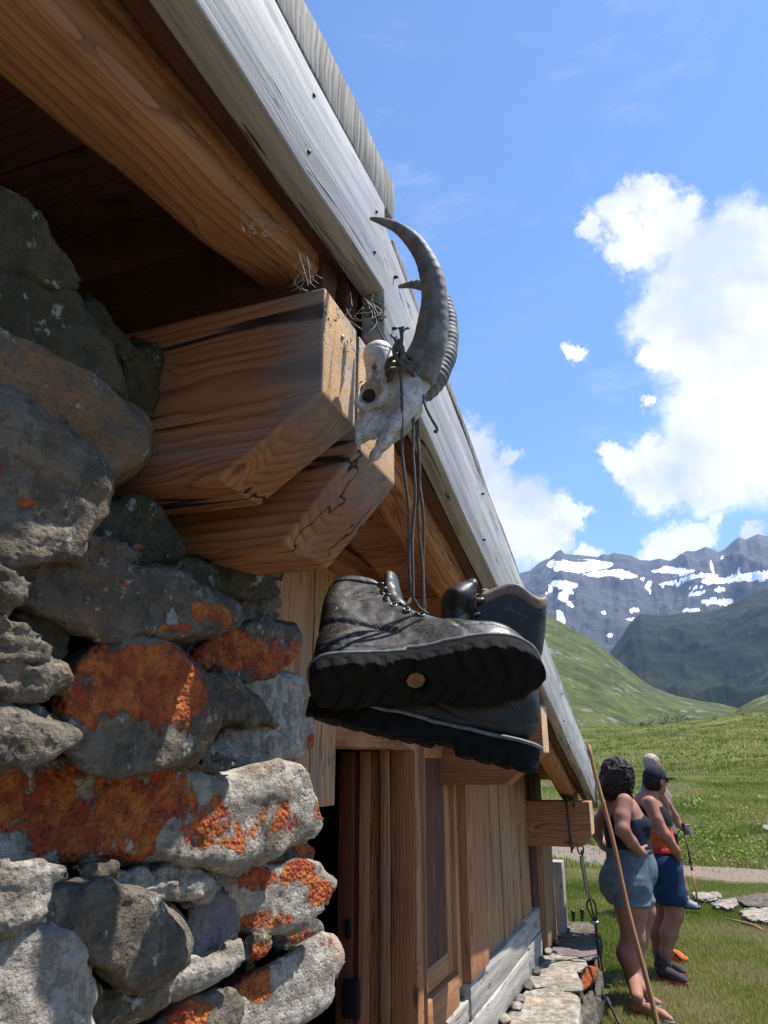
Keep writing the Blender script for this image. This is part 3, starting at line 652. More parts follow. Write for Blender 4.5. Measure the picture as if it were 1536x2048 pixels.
# ------------------------------------------------------------------ stone
def stonemat(name, c1, c2, c3, lich=(.27, .040, .016), lich2=(.46, .135, .03)):
    m, t, b = material(name)
    pos = t.n('ShaderNodeNewGeometry').outputs['Position']
    L = t.attr('lich', out='Fac')
    n1 = t.noise(pos, 7, 8, .65); n2 = t.noise(pos, 38, 6, .7); n3 = t.noise(t.mapping(pos, (6, 6, 40)), 3, 5, .6, 1.0); n4 = t.noise(pos, 170, 3, .7)
    c = t.mix(t.step(n1, .35, .65), c1, c2); c = t.mix(t.math('MULTIPLY', t.step(n3, .45, .65), .35), c, c3); c = t.mix(t.math('MULTIPLY', t.step(t.noise(pos, 22, 7, .75), .44, .56), .7), c, c3); c = t.mix(t.math('MULTIPLY', t.step(t.noise(pos, 4.5, 6, .7), .52, .66), .5), c, (c2[0] * 1.1, c2[1] * .78, c2[2] * .52))
    c = t.mix(t.math('MULTIPLY', t.step(n4, .5, .75), .5), c, tuple(x * .25 for x in c1))
    sp = t.step(t.math('ADD', n2, t.math('MULTIPLY', t.noise(pos, 11, 3), .5)), .86, .93)
    c = t.mix(t.math('MULTIPLY', sp, .55), c, (.42, .42, .36))
    ln = t.math('ADD', t.math('MULTIPLY', t.noise(pos, 13, 9, .78, .5), .8), t.math('MULTIPLY', n2, .2))
    lm = t.step(t.math('ADD', ln, t.math('MULTIPLY', t.math('SUBTRACT', L, .5), .42)), .53, .60)
    lc = t.mix(t.step(t.noise(pos, 24, 5, .7), .35, .65), lich, lich2)
    lc = t.mix(t.math('MULTIPLY', t.step(t.noise(pos, 70, 5, .75), .45, .65), .65), lc, (.09, .026, .014))
    c = t.mix(lm, c, lc)
    t.put(b.inputs['Base Color'], c); b.inputs['Roughness'].default_value = .88; b.inputs['Specular IOR Level'].default_value = .25
    h = t.math('ADD', t.math('ADD', t.math('MULTIPLY', n2, .9), t.math('MULTIPLY', n3, .25)), t.math('MULTIPLY', n4, .35))
    pit = t.vor(pos, 75); h = t.math('ADD', h, t.math('MULTIPLY', t.step(pit, .0, .35), .35))
    cau = t.math('MULTIPLY', lm, t.math('SUBTRACT', .9, t.math('MULTIPLY', t.vor(pos, 120), 1.1)))
    bump(t, b, t.math('ADD', h, t.math('MULTIPLY', cau, .8)), .85, .011)
    return m
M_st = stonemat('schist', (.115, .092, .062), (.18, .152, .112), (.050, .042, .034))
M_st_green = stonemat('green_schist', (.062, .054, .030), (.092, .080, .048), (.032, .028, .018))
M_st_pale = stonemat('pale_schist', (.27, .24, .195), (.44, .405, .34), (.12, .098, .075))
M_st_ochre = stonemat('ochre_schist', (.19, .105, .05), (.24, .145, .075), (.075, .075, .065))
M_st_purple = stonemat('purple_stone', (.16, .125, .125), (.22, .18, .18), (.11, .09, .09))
def pjv(p):
    d = p - CAM; r = d @ RGT; fw = d @ FWD; up = d[..., 2]
    z = fw * math.cos(PIT) + up * math.sin(PIT); v = -fw * math.sin(PIT) + up * math.cos(PIT)
    z = np.maximum(z, .05); return 768 + FPX * r / z, 1024 - FPX * v / z
def rock(name, poly, p0, n, mat, parent=None, T=.22, k=.03, bulge=.02, lich=0.0, lfun=None, tilt=.55, h=None, namp=.012, strata=.006, seed=1, label=None, facets=7, push=0, sm=1):
    poly = np.array(poly, float); cpx = poly.mean(0); poly = cpx + (poly - cpx) * (1.035 if name == 'stone' else 1.0); c = PP(cpx[0], cpx[1], p0, n)
    n = np.array(n, float) / np.linalg.norm(n); v = c - CAM; dist = np.linalg.norm(v); v = v / dist
    nm = n - tilt * v; nm /= np.linalg.norm(nm); c = c + v * push
    s = dist * float(np.dot(v, ray(768, 1024) / np.linalg.norm(ray(768, 1024)))) / FPX
    P = smooth_poly(poly, sm); pts = []
    for (x, y) in P:
        for o in (bulge + k, -T):
            r = ray(x, y); q = CAM + r * (np.dot(c + nm * o - CAM, nm) / np.dot(r, nm)); pts.append(q)
    pts = np.array(pts); lo = pts.min(0) - .02; hi = pts.max(0) + .02
    ctr = c; ext = np.minimum(hi - lo, 1.3); lo = np.maximum(lo, ctr - 1.0); hi = np.minimum(hi, ctr + 1.0)
    if h is None: h = max(.0042, float(np.prod(hi - lo)) ** (1 / 3) / 62)
    G, lo = grid(lo, hi, h)
    # warp
    sc = 1 / max(.05, (P[:, 1].max() - P[:, 1].min()) * s)
    W = G + np.stack([vn(G * sc * 2.2 + seed * 3.1, seed), vn(G * sc * 2.2 + 11 + seed, seed + 1), vn(G * sc * 2.2 + 23 + seed, seed + 2)], -1) * namp * .9
    px, py = pjv(W); d2 = poly2(px, py, P) * s
    dn = (G - c) @ nm
    rs = np.random.RandomState(seed * 7 + 3); F = smax(d2, dn - bulge, k)
    for q in range(facets):
        fn = nm * rs.uniform(.5, 1.3) + rs.uniform(-1, 1, 3); fn /= np.linalg.norm(fn)
        # a broken facet
        F = smax(F, (G - c) @ fn - ((pts[::2] - c) @ fn).max() * rs.uniform(.82, .97), k * .25)
    F = smax(F, -(dn) - T, k)
    F = F + namp * .55 * fbm(G * sc * 3.5 + seed, 4, seed) + namp * .35 * np.abs(vn(G * sc * 9 + seed, seed + 5)) * 1.0
    F = F + namp * .22 * (1 - np.abs(vn(G * sc * 16 + 3, seed + 8))) - namp * .1
    if strata: F = F + strata * .7 * ridged(G * np.array([4, 4, 30]) * min(sc * .18, 1.6) + fbm(G * 3, 2, seed)[..., None] * .7 + seed, 3, seed + 9)
    F = F - .0100
    V, Fq = surfnet(F, lo, h)
    if len(V) == 0: print('EMPTY ROCK', cpx); return None
    L = np.full(len(V), float(lich))
    if lfun is not None: a_, b_ = pjv(V); L = lfun(a_, b_, V) * 1.0
    return obj(name, V, Fq, mat, parent, attrs={'lich': L}, label=label)

SN_ = (1, .16, 0); SP_ = (-.72, .9, 0)
wall = None
# rubble core behind the faces
gy_, gz_ = np.meshgrid(np.linspace(.15, 2.05, 60), np.linspace(0, 2.14, 66), indexing='ij')
yy = np.minimum(gy_, 1.25 + np.clip(2.05 - gz_, 0, 1.2) * .62); xx = -.72 - .16 * (yy - .9) - .20 + .03 * fbm(np.stack([yy * 7, gz_ * 7, yy * 0], -1), 3, 4) + .07
front = np.stack([xx, yy, gz_], -1).reshape(-1, 3); back = front - np.array([.30, 0, 0])
F1 = gridf(60, 66); V = np.concatenate([front, back]); Fq = [tuple(q) for q in F1] + [tuple(q[::-1] + 60 * 66) for q in F1]
for i in range(59):
    for e in (0, 65): a, b_ = i * 66 + e, (i + 1) * 66 + e; Fq.append((a, b_, b_ + 3960, a + 3960) if e else (b_, a, a + 3960, b_ + 3960))
for j in range(65):
    for e in (0, 59): a, b_ = e * 66 + j, e * 66 + j + 1; Fq.append((a, b_, b_ + 3960, a + 3960) if e == 0 else (b_, a, a + 3960, b_ + 3960))
wall = obj('stone_wall', V, Fq, M_st_green, hut, attrs={'lich': np.zeros(len(V))}, label='dry stone wall of lichen covered schist beside the door')
OR = lambda amt: (lambda x, y, V: np.full(len(V), amt))
def ellm(cx, cy, rx_, ry_, inner, outer=0.0):
    return lambda x, y, V: outer + (inner - outer) * np.clip(1.5 * (1.22 + .75 * fbm(V * 20, 3, 71) + .35 * fbm(V * 70, 2, 72) - np.sqrt(((x - cx) / rx_) ** 2 + ((y - cy) / ry_) ** 2)), 0, 1)
def multi(*fs): return lambda x, y, V: np.max([f(x, y, V) for f in fs], 0)
ST = [
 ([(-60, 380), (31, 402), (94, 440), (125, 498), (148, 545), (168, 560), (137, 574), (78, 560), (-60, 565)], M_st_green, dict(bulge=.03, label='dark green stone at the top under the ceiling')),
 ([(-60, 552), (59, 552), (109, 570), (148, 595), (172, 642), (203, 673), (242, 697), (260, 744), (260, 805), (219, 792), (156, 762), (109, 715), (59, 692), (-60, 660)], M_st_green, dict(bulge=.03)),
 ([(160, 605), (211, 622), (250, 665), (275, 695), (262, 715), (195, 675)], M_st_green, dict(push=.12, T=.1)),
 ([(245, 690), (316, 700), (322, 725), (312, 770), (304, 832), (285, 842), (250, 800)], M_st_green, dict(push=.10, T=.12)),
 ([(-60, 636), (39, 663), (117, 718), (176, 765), (234, 804), (273, 835), (299, 861), (301, 896), (273, 929), (219, 960), (187, 957), (160, 922), (112, 886), (55, 835), (-60, 775)], M_st_ochre, dict(bulge=.035, lfun=ellm(120, 850, 60, 60, .25), label='ochre stone with dark patches')),
 ([(-60, 765), (39, 816), (90, 863), (144, 898), (200, 943), (203, 1013), (172, 1058), (154, 1074), (148, 1114), (78, 1120), (-60, 1120)], M_st, dict(bulge=.04, lfun=multi(ellm(55, 1005, 32, 22, .9), ellm(0, 940, 16, 30, .7), ellm(140, 1000, 30, 60, .15)), namp=.018, label='big speckled stone with ragged underside')),
 ([(195, 1003), (281, 998), (326, 1032), (378, 1072), (380, 1110), (330, 1124), (240, 1126), (170, 1100)], M_st_green, dict(lfun=multi(ellm(310, 1060, 50, 45, .5), ellm(280, 1095, 25, 12, 1.0)), push=.06)),
 ([(140, 1112), (205, 1083), (240, 1098), (270, 1102), (262, 1126), (235, 1142), (175, 1142)], M_st, dict(T=.12, bulge=.01, strata=.012)),
 ([(262, 1128), (350, 1118), (408, 1136), (432, 1160), (430, 1178), (380, 1189), (280, 1165)], M_st_green, dict(push=.05)),
 ([(370, 1066), (410, 1085), (440, 1118), (500, 1133), (550, 1138), (559, 1160), (541, 1188), (470, 1194), (425, 1168)], M_st_green, dict(push=.02, label='long green stone under the wire mesh')),
 ([(-10, 1122), (91, 1122), (205, 1137), (319, 1152), (365, 1169), (412, 1188), (469, 1213), (467, 1234), (410, 1258), (342, 1275), (273, 1275), (182, 1260), (91, 1228), (0, 1195)], M_st, dict(bulge=.035, lfun=multi(ellm(435, 1225, 60, 32, .95), ellm(340, 1255, 60, 16, .85), ellm(170, 1200, 40, 12, .75), ellm(250, 1172, 14, 8, 1)), label='long grey stone with orange lichen at its right end')),
 ([(440, 1188), (529, 1184), (572, 1218), (570, 1233), (520, 1241), (460, 1240)], M_st, dict(push=.04, T=.15, strata=.012)),
 ([(-60, 1098), (27, 1137), (45, 1182), (27, 1208), (-60, 1215)], M_st, dict()),
 ([(-60, 1205), (36, 1220), (84, 1250), (98, 1282), (93, 1316), (46, 1323), (-60, 1304)], M_st, dict(bulge=.03, strata=.014)),
 ([(30, 1212), (82, 1220), (138, 1269), (134, 1312), (95, 1326), (50, 1300)], M_st_green, dict(push=.10)),
 ([(-60, 1338), (27, 1317), (91, 1326), (132, 1355), (130, 1375), (82, 1390), (14, 1396), (-60, 1390)], M_st, dict(bulge=.025, strata=.012)),
 ([(-60, 1388), (36, 1421), (114, 1452), (149, 1473), (143, 1499), (91, 1518), (27, 1532), (-60, 1540)], M_st, dict(bulge=.03)),
 ([(223, 1274), (273, 1280), (319, 1298), (358, 1321), (403, 1353), (413, 1390), (432, 1424), (430, 1453), (399, 1500), (348, 1523), (255, 1537), (189, 1528), (148, 1489), (130, 1428), (126, 1373), (148, 1340), (182, 1303)], M_st, dict(bulge=.045, lfun=multi(ellm(250, 1372, 185, 105, 1.1), ellm(360, 1420, 80, 100, .78)), facets=4, namp=.014, label='big rounded boulder covered with red orange lichen')),
 ([(378, 1298), (447, 1270), (501, 1252), (574, 1252), (594, 1282), (594, 1321), (549, 1341), (492, 1350), (436, 1356), (396, 1338)], M_st, dict(push=.03, lfun=multi(ellm(480, 1305, 110, 55, .92), ellm(570, 1320, 45, 30, .95)), label='stone with dark red lichen near the boots')),
 ([(270, 1272), (380, 1262), (470, 1250), (480, 1290), (420, 1350), (330, 1310)], M_st_green, dict(push=.16, T=.1, bulge=0)),
 ([(400, 1356), (440, 1346), (472, 1354), (491, 1377), (450, 1390), (412, 1385)], M_st, dict(push=.03, T=.12, bulge=.01)),
 ([(408, 1381), (483, 1379), (535, 1408), (549, 1438), (524, 1451), (456, 1446), (418, 1440)], M_st, dict(bulge=.025, push=.0)),
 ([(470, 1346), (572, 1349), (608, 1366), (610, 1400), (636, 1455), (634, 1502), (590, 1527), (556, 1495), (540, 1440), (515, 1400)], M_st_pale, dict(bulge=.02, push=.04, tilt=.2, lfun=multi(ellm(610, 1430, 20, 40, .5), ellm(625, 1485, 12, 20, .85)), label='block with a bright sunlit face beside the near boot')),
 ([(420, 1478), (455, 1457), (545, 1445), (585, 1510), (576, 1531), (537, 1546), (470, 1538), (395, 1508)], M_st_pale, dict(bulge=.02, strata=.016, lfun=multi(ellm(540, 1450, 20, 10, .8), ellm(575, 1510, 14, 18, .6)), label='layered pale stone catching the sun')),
 ([(322, 1532), (392, 1510), (462, 1508), (465, 1530), (401, 1556), (330, 1552)], M_st, dict(T=.12, bulge=.03, lfun=ellm(400, 1540, 50, 12, .7))),
 ([(-60, 1540), (99, 1526), (247, 1532), (350, 1543), (450, 1560), (530, 1543), (570, 1530), (620, 1548), (659, 1589), (655, 1620), (635, 1660), (618, 1677), (495, 1712), (420, 1722), (247, 1722), (74, 1733), (-60, 1730)], M_st_pale, dict(bulge=.05, T=.3, namp=.02, lfun=multi(ellm(90, 1620, 330, 130, .98), ellm(360, 1610, 110, 70, .78), ellm(430, 1660, 130, 50, .78), ellm(560, 1640, 90, 50, .72), ellm(650, 1620, 30, 40, .75)), label='longest slab, red orange lichen on the left and sunlit grey on the right')),
 ([(160, 1737), (200, 1726), (255, 1745), (242, 1759), (175, 1770)], M_st, dict(T=.1, bulge=.01, push=.02)),
 ([(-60, 1722), (59, 1730), (124, 1744), (143, 1767), (111, 1810), (40, 1840), (0, 1866), (-60, 1866)], M_st_pale, dict(bulge=.03)),
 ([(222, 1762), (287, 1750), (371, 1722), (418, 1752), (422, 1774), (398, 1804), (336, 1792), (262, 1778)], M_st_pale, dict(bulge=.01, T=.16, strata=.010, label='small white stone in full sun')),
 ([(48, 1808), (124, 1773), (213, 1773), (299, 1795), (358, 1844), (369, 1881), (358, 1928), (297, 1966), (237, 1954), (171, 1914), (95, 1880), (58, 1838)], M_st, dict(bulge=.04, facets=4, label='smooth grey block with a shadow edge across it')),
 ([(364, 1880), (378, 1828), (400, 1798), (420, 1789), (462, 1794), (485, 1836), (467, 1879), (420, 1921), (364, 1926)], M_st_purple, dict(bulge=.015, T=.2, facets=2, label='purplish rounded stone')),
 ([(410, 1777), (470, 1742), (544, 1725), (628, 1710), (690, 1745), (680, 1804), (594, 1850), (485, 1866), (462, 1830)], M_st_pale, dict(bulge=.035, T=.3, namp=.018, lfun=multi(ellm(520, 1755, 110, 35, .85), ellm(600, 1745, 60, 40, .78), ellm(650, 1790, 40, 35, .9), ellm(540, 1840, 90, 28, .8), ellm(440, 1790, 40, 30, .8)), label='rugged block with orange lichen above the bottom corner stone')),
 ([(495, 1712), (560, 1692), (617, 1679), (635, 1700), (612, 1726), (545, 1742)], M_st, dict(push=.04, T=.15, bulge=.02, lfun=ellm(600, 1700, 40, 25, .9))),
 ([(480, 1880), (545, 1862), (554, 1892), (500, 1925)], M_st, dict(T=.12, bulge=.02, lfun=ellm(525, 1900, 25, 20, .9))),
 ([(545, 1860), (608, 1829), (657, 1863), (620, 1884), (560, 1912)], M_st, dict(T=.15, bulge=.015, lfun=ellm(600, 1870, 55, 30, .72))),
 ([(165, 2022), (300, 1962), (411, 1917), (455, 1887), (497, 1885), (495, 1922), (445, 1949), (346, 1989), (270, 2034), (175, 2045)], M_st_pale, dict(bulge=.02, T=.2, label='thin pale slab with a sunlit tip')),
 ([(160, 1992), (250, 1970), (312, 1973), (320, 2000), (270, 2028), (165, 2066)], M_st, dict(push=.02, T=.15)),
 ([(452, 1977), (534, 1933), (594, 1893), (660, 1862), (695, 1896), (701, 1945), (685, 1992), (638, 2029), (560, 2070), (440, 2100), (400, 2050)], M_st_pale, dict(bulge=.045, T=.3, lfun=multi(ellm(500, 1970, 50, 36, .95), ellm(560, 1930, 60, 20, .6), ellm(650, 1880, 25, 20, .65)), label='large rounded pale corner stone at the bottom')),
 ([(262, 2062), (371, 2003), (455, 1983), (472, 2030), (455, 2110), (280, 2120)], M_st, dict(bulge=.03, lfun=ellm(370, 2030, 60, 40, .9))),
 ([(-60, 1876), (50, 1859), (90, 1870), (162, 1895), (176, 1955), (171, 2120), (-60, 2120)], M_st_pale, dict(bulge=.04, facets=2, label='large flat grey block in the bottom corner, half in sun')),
 ([(15, 1850), (45, 1830), (60, 1870), (30, 1890)], M_st, dict(T=.1, push=.04)),
]
for i, (poly, mt, kw) in enumerate(ST):
    kw = dict(kw); kw.setdefault('k', .019)
    rock('stone', poly, SP_, SN_, mt, wall, seed=i + 1, **kw)
# ------------------------------------------------------------------ ibex skull
SK = lambda x, y, da=0: PD(x, y, 1.075 + da)
spx = 1.075 / 1583.0 * 1.0
def lpx(v): return v * spx
M_bone = plain('bone', (.50, .485, .45), .6, 0, .22, 35, .35, .003)
m, t, b = material('old_bone')
pos = t.n('ShaderNodeNewGeometry').outputs['Position']
n1 = t.noise(pos, 30, 6, .6); n2 = t.noise(pos, 110, 5, .7); cr = t.noise(pos, 38, 3, .5, 1.2)
c = t.mix(t.step(n1, .35, .68), (.56, .54, .51), (.36, .33, .31)); c = t.mix(t.math('MULTIPLY', t.step(t.noise(pos, 14, 4), .5, .68), .55), c, (.24, .20, .18))
ck = t.step(t.math('ABSOLUTE', t.math('SUBTRACT', cr, .5)), .012, 0)
c = t.mix(t.math('MULTIPLY', ck, .85), c, (.05, .04, .035)); t.put(b.inputs['Base Color'], c); b.inputs['Roughness'].default_value = .6
bump(t, b, t.math('SUBTRACT', n2, ck), .5, .002); M_bone = m
skull = thing('ibex_skull', tuple(SK(790, 800, .02)), 'bleached ibex skull with long curved horns tied to the ridge purlin ends', 'skull')
lo = np.min([SK(670, 960, -.06), SK(900, 960, .14), SK(670, 640, -.06), SK(900, 640, .14)], 0); hi = np.max([SK(670, 960, -.06), SK(900, 960, .14), SK(670, 640, -.06), SK(900, 640, .14)], 0)
G, lo = grid(lo, hi, .0022)
K = SK
F = chain(G, [(K(836, 756, .025), lpx(38)), (K(812, 770, .012), lpx(44)), (K(806, 812, .012), lpx(42)), (K(792, 850, .015), lpx(27)), (K(778, 878, .015), lpx(14))], .02)
F = smin(F, ell(G, K(758, 713, .022), (lpx(39), lpx(41), lpx(40))), .012); F = smin(F, ell(G, K(770, 748, .03), (lpx(46), lpx(40), lpx(44))), .016)
F = smin(F, chain(G, [(K(775, 745, .02), lpx(34)), (K(752, 800, .035), lpx(36)), (K(742, 842, .03), lpx(26)), (K(722, 868, .03), lpx(17)), (K(712, 884, .03), lpx(9))], .02), .014)
oc = K(740, 782, -.006)
rim = [(oc + RGT * lpx(33) * math.cos(a) + UP * lpx(37) * math.sin(a) + FWD * (.010 - .008 * math.cos(a)), lpx(9)) for a in np.linspace(0, 2 * math.pi, 13)]
F = smin(F, chain(G, [(q_, r_ * (.75 + .35 * math.sin(i_ * 1.9))) for i_, (q_, r_) in enumerate(rim)], .004), .008)
F = smax(F, -(ell(G, K(739, 782, .004), (lpx(27), lpx(52), lpx(32)), [RGT, FWD, UP]) + .003 * fbm(G * 60, 2, 8)), .003)
F = smax(F, -ell(G, K(752, 762, .01), (lpx(9), lpx(9), .05)), .003)
F = smin(F, chain(G, [(K(700, 735, .045), lpx(8)), (K(692, 790, .05), lpx(11)), (K(700, 850, .045), lpx(9)), (K(716, 872, .035), lpx(8))], .01), .008)
for i_ in range(6): F = smin(F, chain(G, [(K(716 + i_ * 9, 868 - i_ * 2, .010), lpx(6)), (K(713 + i_ * 9, 884 - i_ * 2, .012), lpx(4.5))], .003), .003)
F = smin(F, ell(G, K(762, 858, .016), (lpx(26), lpx(22), lpx(20))), .012)
F = smax(F, -ell(G, K(716, 838, .004), (lpx(13), lpx(10), .014)), .005)
F = F + .0016 * fbm(G * 60, 4, 3) + .0010 * np.abs(vn(G * 130, 9))
# splits and sutures
sut = np.abs(vn(G * 22 + 5, 4)); F = F + .0022 * np.clip(.05 - sut, 0, .05) / .05
V, Fq = surfnet(F, lo, .0022); obj('cranium', V, Fq, M_bone, skull)
es = []
def sdfobj(name, fn, pts, mar, h, mat, parent=None, **k):
    pts = np.array(pts); G, lo = grid(pts.min(0) - mar, pts.max(0) + mar, h); V, Fq = surfnet(fn(G), lo, h); return obj(name, V, Fq, mat, parent, **k)
nb = [(K(806, 820, -.012), lpx(17)), (K(788, 852, -.012), lpx(17)), (K(768, 884, -.006), lpx(15)), (K(750, 910, 0), lpx(10)), (K(737, 930, .004), lpx(2.5))]
sdfobj('nose_bone', lambda G: chain(G, nb, .008) + .0009 * fbm(G * 90, 3, 5), [q[0] for q in nb], .02, .0015, M_bone, skull)
sdfobj('socket_shade', lambda G: ell(G, K(740, 783, .036), (lpx(24), lpx(12), lpx(28)), [RGT, FWD, UP]) + .0022 * fbm(G * 90, 3, 4), [K(740, 783, .034)], .035, .002, plain('socket_shade_dark', (.035, .028, .022), .9), skull)  # added dark blob inside the orbit, its depth shade put into the colour
jb = [(K(752, 838, .005), lpx(9)), (K(730, 868, .012), lpx(9)), (K(716, 884, .014), lpx(4)), (K(722, 905, .014), lpx(1.5))]
sdfobj('upper_jaw', lambda G: chain(G, jb, .008) + .0014 * fbm(G * 120, 3, 6), [q[0] for q in jb], .02, .0015, M_bone, skull)
m, t, b = material('horn')
g = t.attr('gr'); pos = t.n('ShaderNodeNewGeometry').outputs['Position']
n1 = t.noise(t.mapping(g, (26, 2, 2)), 1.2, 5, .6); n2 = t.noise(t.mapping(g, (6, 40, 40)), 2, 5, .7); n3 = t.noise(pos, 30, 5, .65)
c = t.mix(t.step(n3, .35, .65), (.175, .165, .148), (.085, .078, .072)); c = t.mix(t.math('MULTIPLY', t.step(n1, .5, .62), .55), c, (.05, .045, .045))
c = t.mix(t.math('MULTIPLY', t.step(n2, .5, .7), .5), c, (.19, .18, .165)); t.put(b.inputs['Base Color'], c); b.inputs['Roughness'].default_value = .66
bump(t, b, t.math('ADD', n1, n2), .5, .002); M_horn = m
def horn(name, pts, rads, ridge, out, label, ridges=26):
    V, F, P = tube(pts, [lpx(r) for r in rads], 28, sub=22, cap_ends=True)
    V = np.array(V); n = len(P); T = np.gradient(P, axis=0); L = np.concatenate([[0], np.cumsum(np.linalg.norm(np.diff(P, axis=0), axis=1))]); gr = np.zeros_like(V)
    for i in range(n):
        seg = V[i * 28:(i + 1) * 28]; o = seg - P[i]; r = np.linalg.norm(o, axis=1).mean()
        od = np.array(out(P[i], T[i])); od = od / np.linalg.norm(od); side = (o / r) @ od
        ph = L[i] / L[-1] * ridges; bumpv = (abs(math.sin(ph * math.pi)) ** .6) * ridge * np.clip(side * 1.5 - .2, 0, 1) * min(1, r / .012)
        flat = 1 - .16 * np.clip(1 - np.abs(side), 0, 1)
        ring = (.00022 * math.sin(ph * 2 * math.pi) + .0005 * math.sin(ph * 1.3)) * min(1, r / .014)
        V[i * 28:(i + 1) * 28] = P[i] + o * (flat + (bumpv + ring) / r)[:, None]
        gr[i * 28:(i + 1) * 28] = np.stack([np.full(28, L[i]), np.cos(np.arange(28) * 2 * math.pi / 28) * .03, np.sin(np.arange(28) * 2 * math.pi / 28) * .03], 1)
    return obj(name, V, F, M_horn, skull, gr=gr, label=label)
def outward(cpt): return lambda p, tt: (lambda d: d - tt * (d @ tt) / max(tt @ tt, 1e-9))(p - cpt)
CH1 = K(770, 590, .03)
horn('horn', [K(832, 757, .01), K(846, 722, 0), K(860, 680, -.012), K(868, 620, -.022), K(866, 568, -.028), K(852, 522, -.030), K(828, 484, -.028), K(797, 457, -.022), K(768, 444, -.014), K(741, 437, -.004)],
     [46, 47, 42, 34.5, 30.5, 26, 20.5, 15, 10, 4.0], .0004, outward(CH1), 'near smooth grey horn sweeping up over the verge board', 22)
horn('horn', [K(822, 790, .045), K(850, 774, .050), K(868, 748, .055), K(886, 705, .07), K(890, 655, .085), K(884, 612, .095), K(868, 585, .10), K(848, 573, .10), K(824, 570, .10), K(797, 574, .098)],
     [24, 33, 34, 32, 30, 25.5, 20, 14.5, 10, 4], .0034, outward(K(800, 640, .09)), 'far horn with a ribbed outer edge', 34)

# ------------------------------------------------------------------ cord that ties the skull
m, t, b = material('cord')
pos = t.n('ShaderNodeNewGeometry').outputs['Position']; wv = t.n('ShaderNodeTexWave', {'Vector': pos, 'Scale': 150, 'Distortion': 3, 'Detail': 2}, wave_type='BANDS', bands_direction='DIAGONAL').outputs['Fac']
c = t.mix(wv, (.055, .045, .038), (.16, .135, .11)); t.put(b.inputs['Base Color'], c); b.inputs['Roughness'].default_value = .8; bump(t, b, wv, .8, .0015); M_cord = m
def cordm(name, lines, parent=None, rad=.0022, mat=None, label=None, seg=7, sub=5, fuzz=0, seed=1):
    parts = []; rs = random.Random(seed)
    for ln in lines:
        pts, r = (ln if isinstance(ln, tuple) else (ln, rad)); V, F, P = tube(pts, r, seg, sub=sub, twist=.35); V = np.array(V); V += .00035 * np.stack([vn(V * 400, 1), vn(V * 400, 2), vn(V * 400, 3)], -1); parts.append((V, F))
        if fuzz:
            for p in P:
                for _ in range(fuzz):
                    d = np.array([rs.uniform(-1, 1) for _ in range(3)]); d /= np.linalg.norm(d); q = p + d * rs.uniform(.003, .0062); s = np.cross(d, [0, .3, 1]); s = s / np.linalg.norm(s) * .00022
                    parts.append(([p - s, p + s, q], [(0, 1, 2)]))
    V, F = merge(parts); return obj(name, V, F, mat or M_cord, parent, label=label)
knot = []
cen = K(800, 722, -.030)
for i, (rr_, dz, dx) in enumerate([(.021, 0, 0), (.022, -.008, .001), (.021, -.015, 0), (.018, .007, -.001), (.020, -.020, .002)]):
    ring = []
    for a in np.linspace(0, 2 * math.pi, 15):
        ring.append(cen + RGT * (rr_ * math.cos(a) + dx) + FWD * (.018 + .026 * math.sin(a)) + UP * (dz + .004 * math.sin(a * 2 + i)))
    knot.append((ring, .0036))
for s_ in (-1, 1):
    knot.append(([K(800, 728, -.042), K(797 + 7 * s_, 712, -.044), K(797 + 8 * s_, 696, -.042), K(797 + 2 * s_, 686, -.040), K(799, 680, -.04)], .0036))
knot.append(([K(795, 704, -.044), K(799, 692, -.05), K(804, 704, -.044)], .004))
fray = []
for i in range(16):
    a = random.uniform(-.5, .5); fray.append(([K(803 + 3 * a, 700, -.03), K(803 + 5 * a, 680, -.028 + .004 * a), K(803 + 9 * a, 662, -.027), K(806 + 28 * a, 653 + 7 * abs(a), -.026)], .0011))
    if i < 8: fray.append(([K(793 + 2 * a, 690, -.04), K(789 + 6 * a, 676, -.04), K(786 + 16 * a, 672 + random.uniform(-4, 4), -.039)], .0010))
rk = cordm('binding_cord', knot + fray, label=None, seed=3, fuzz=0)
tag(rk, 'dark cord knotted round the horn base with frayed upright ends', 'cord')

# ------------------------------------------------------------------ boots
def leather(name, c1, c2, rough=.42, wear=(.21, .155, .115)):
    m, t, b = material(name); tc = t.n('ShaderNodeTexCoord').outputs['Object']
    n1 = t.noise(tc, 14, 6, .6); n2 = t.noise(tc, 90, 5, .7); v = t.vor(tc, 320, feature='DISTANCE_TO_EDGE'); crk = t.noise(t.mapping(tc, (1, 3, 1)), 26, 4, .6, 1.0)
    c = t.mix(t.step(n1, .35, .65), c1, c2); c = t.mix(t.math('MULTIPLY', t.step(t.math('ADD', n1, t.math('MULTIPLY', n2, .35)), .68, .85), .55), c, wear)
    ck = t.step(t.math('ABSOLUTE', t.math('SUBTRACT', crk, .5)), .010, 0); c = t.mix(t.math('MULTIPLY', ck, .6), c, (.012, .010, .009))
    t.put(b.inputs['Base Color'], c); t.put(b.inputs['Roughness'], t.math('ADD', rough - .1, t.math('MULTIPLY', n2, .28))); b.inputs['Specular IOR Level'].default_value = .45
    bump(t, b, t.math('SUBTRACT', t.math('ADD', t.math('MULTIPLY', n2, .5), t.math('MULTIPLY', t.math('MINIMUM', v, .12), 1.0)), t.math('MULTIPLY', ck, .8)), .45, .0012); return m
M_leather = leather('worn_leather', (.010, .0074, .0062), (.0055, .0044, .0038), .42, (.050, .034, .024))
M_lining = leather('pale_lining', (.20, .145, .105), (.14, .10, .075), .55)
M_rubber = plain('old_rubber', (.0075, .0072, .0072), .85, 0, .35, 40, .6, .003, spec=.12)
M_welt = plain('cracked_welt', (.13, .125, .13), .6, 0, .35, 90, .6, .002)
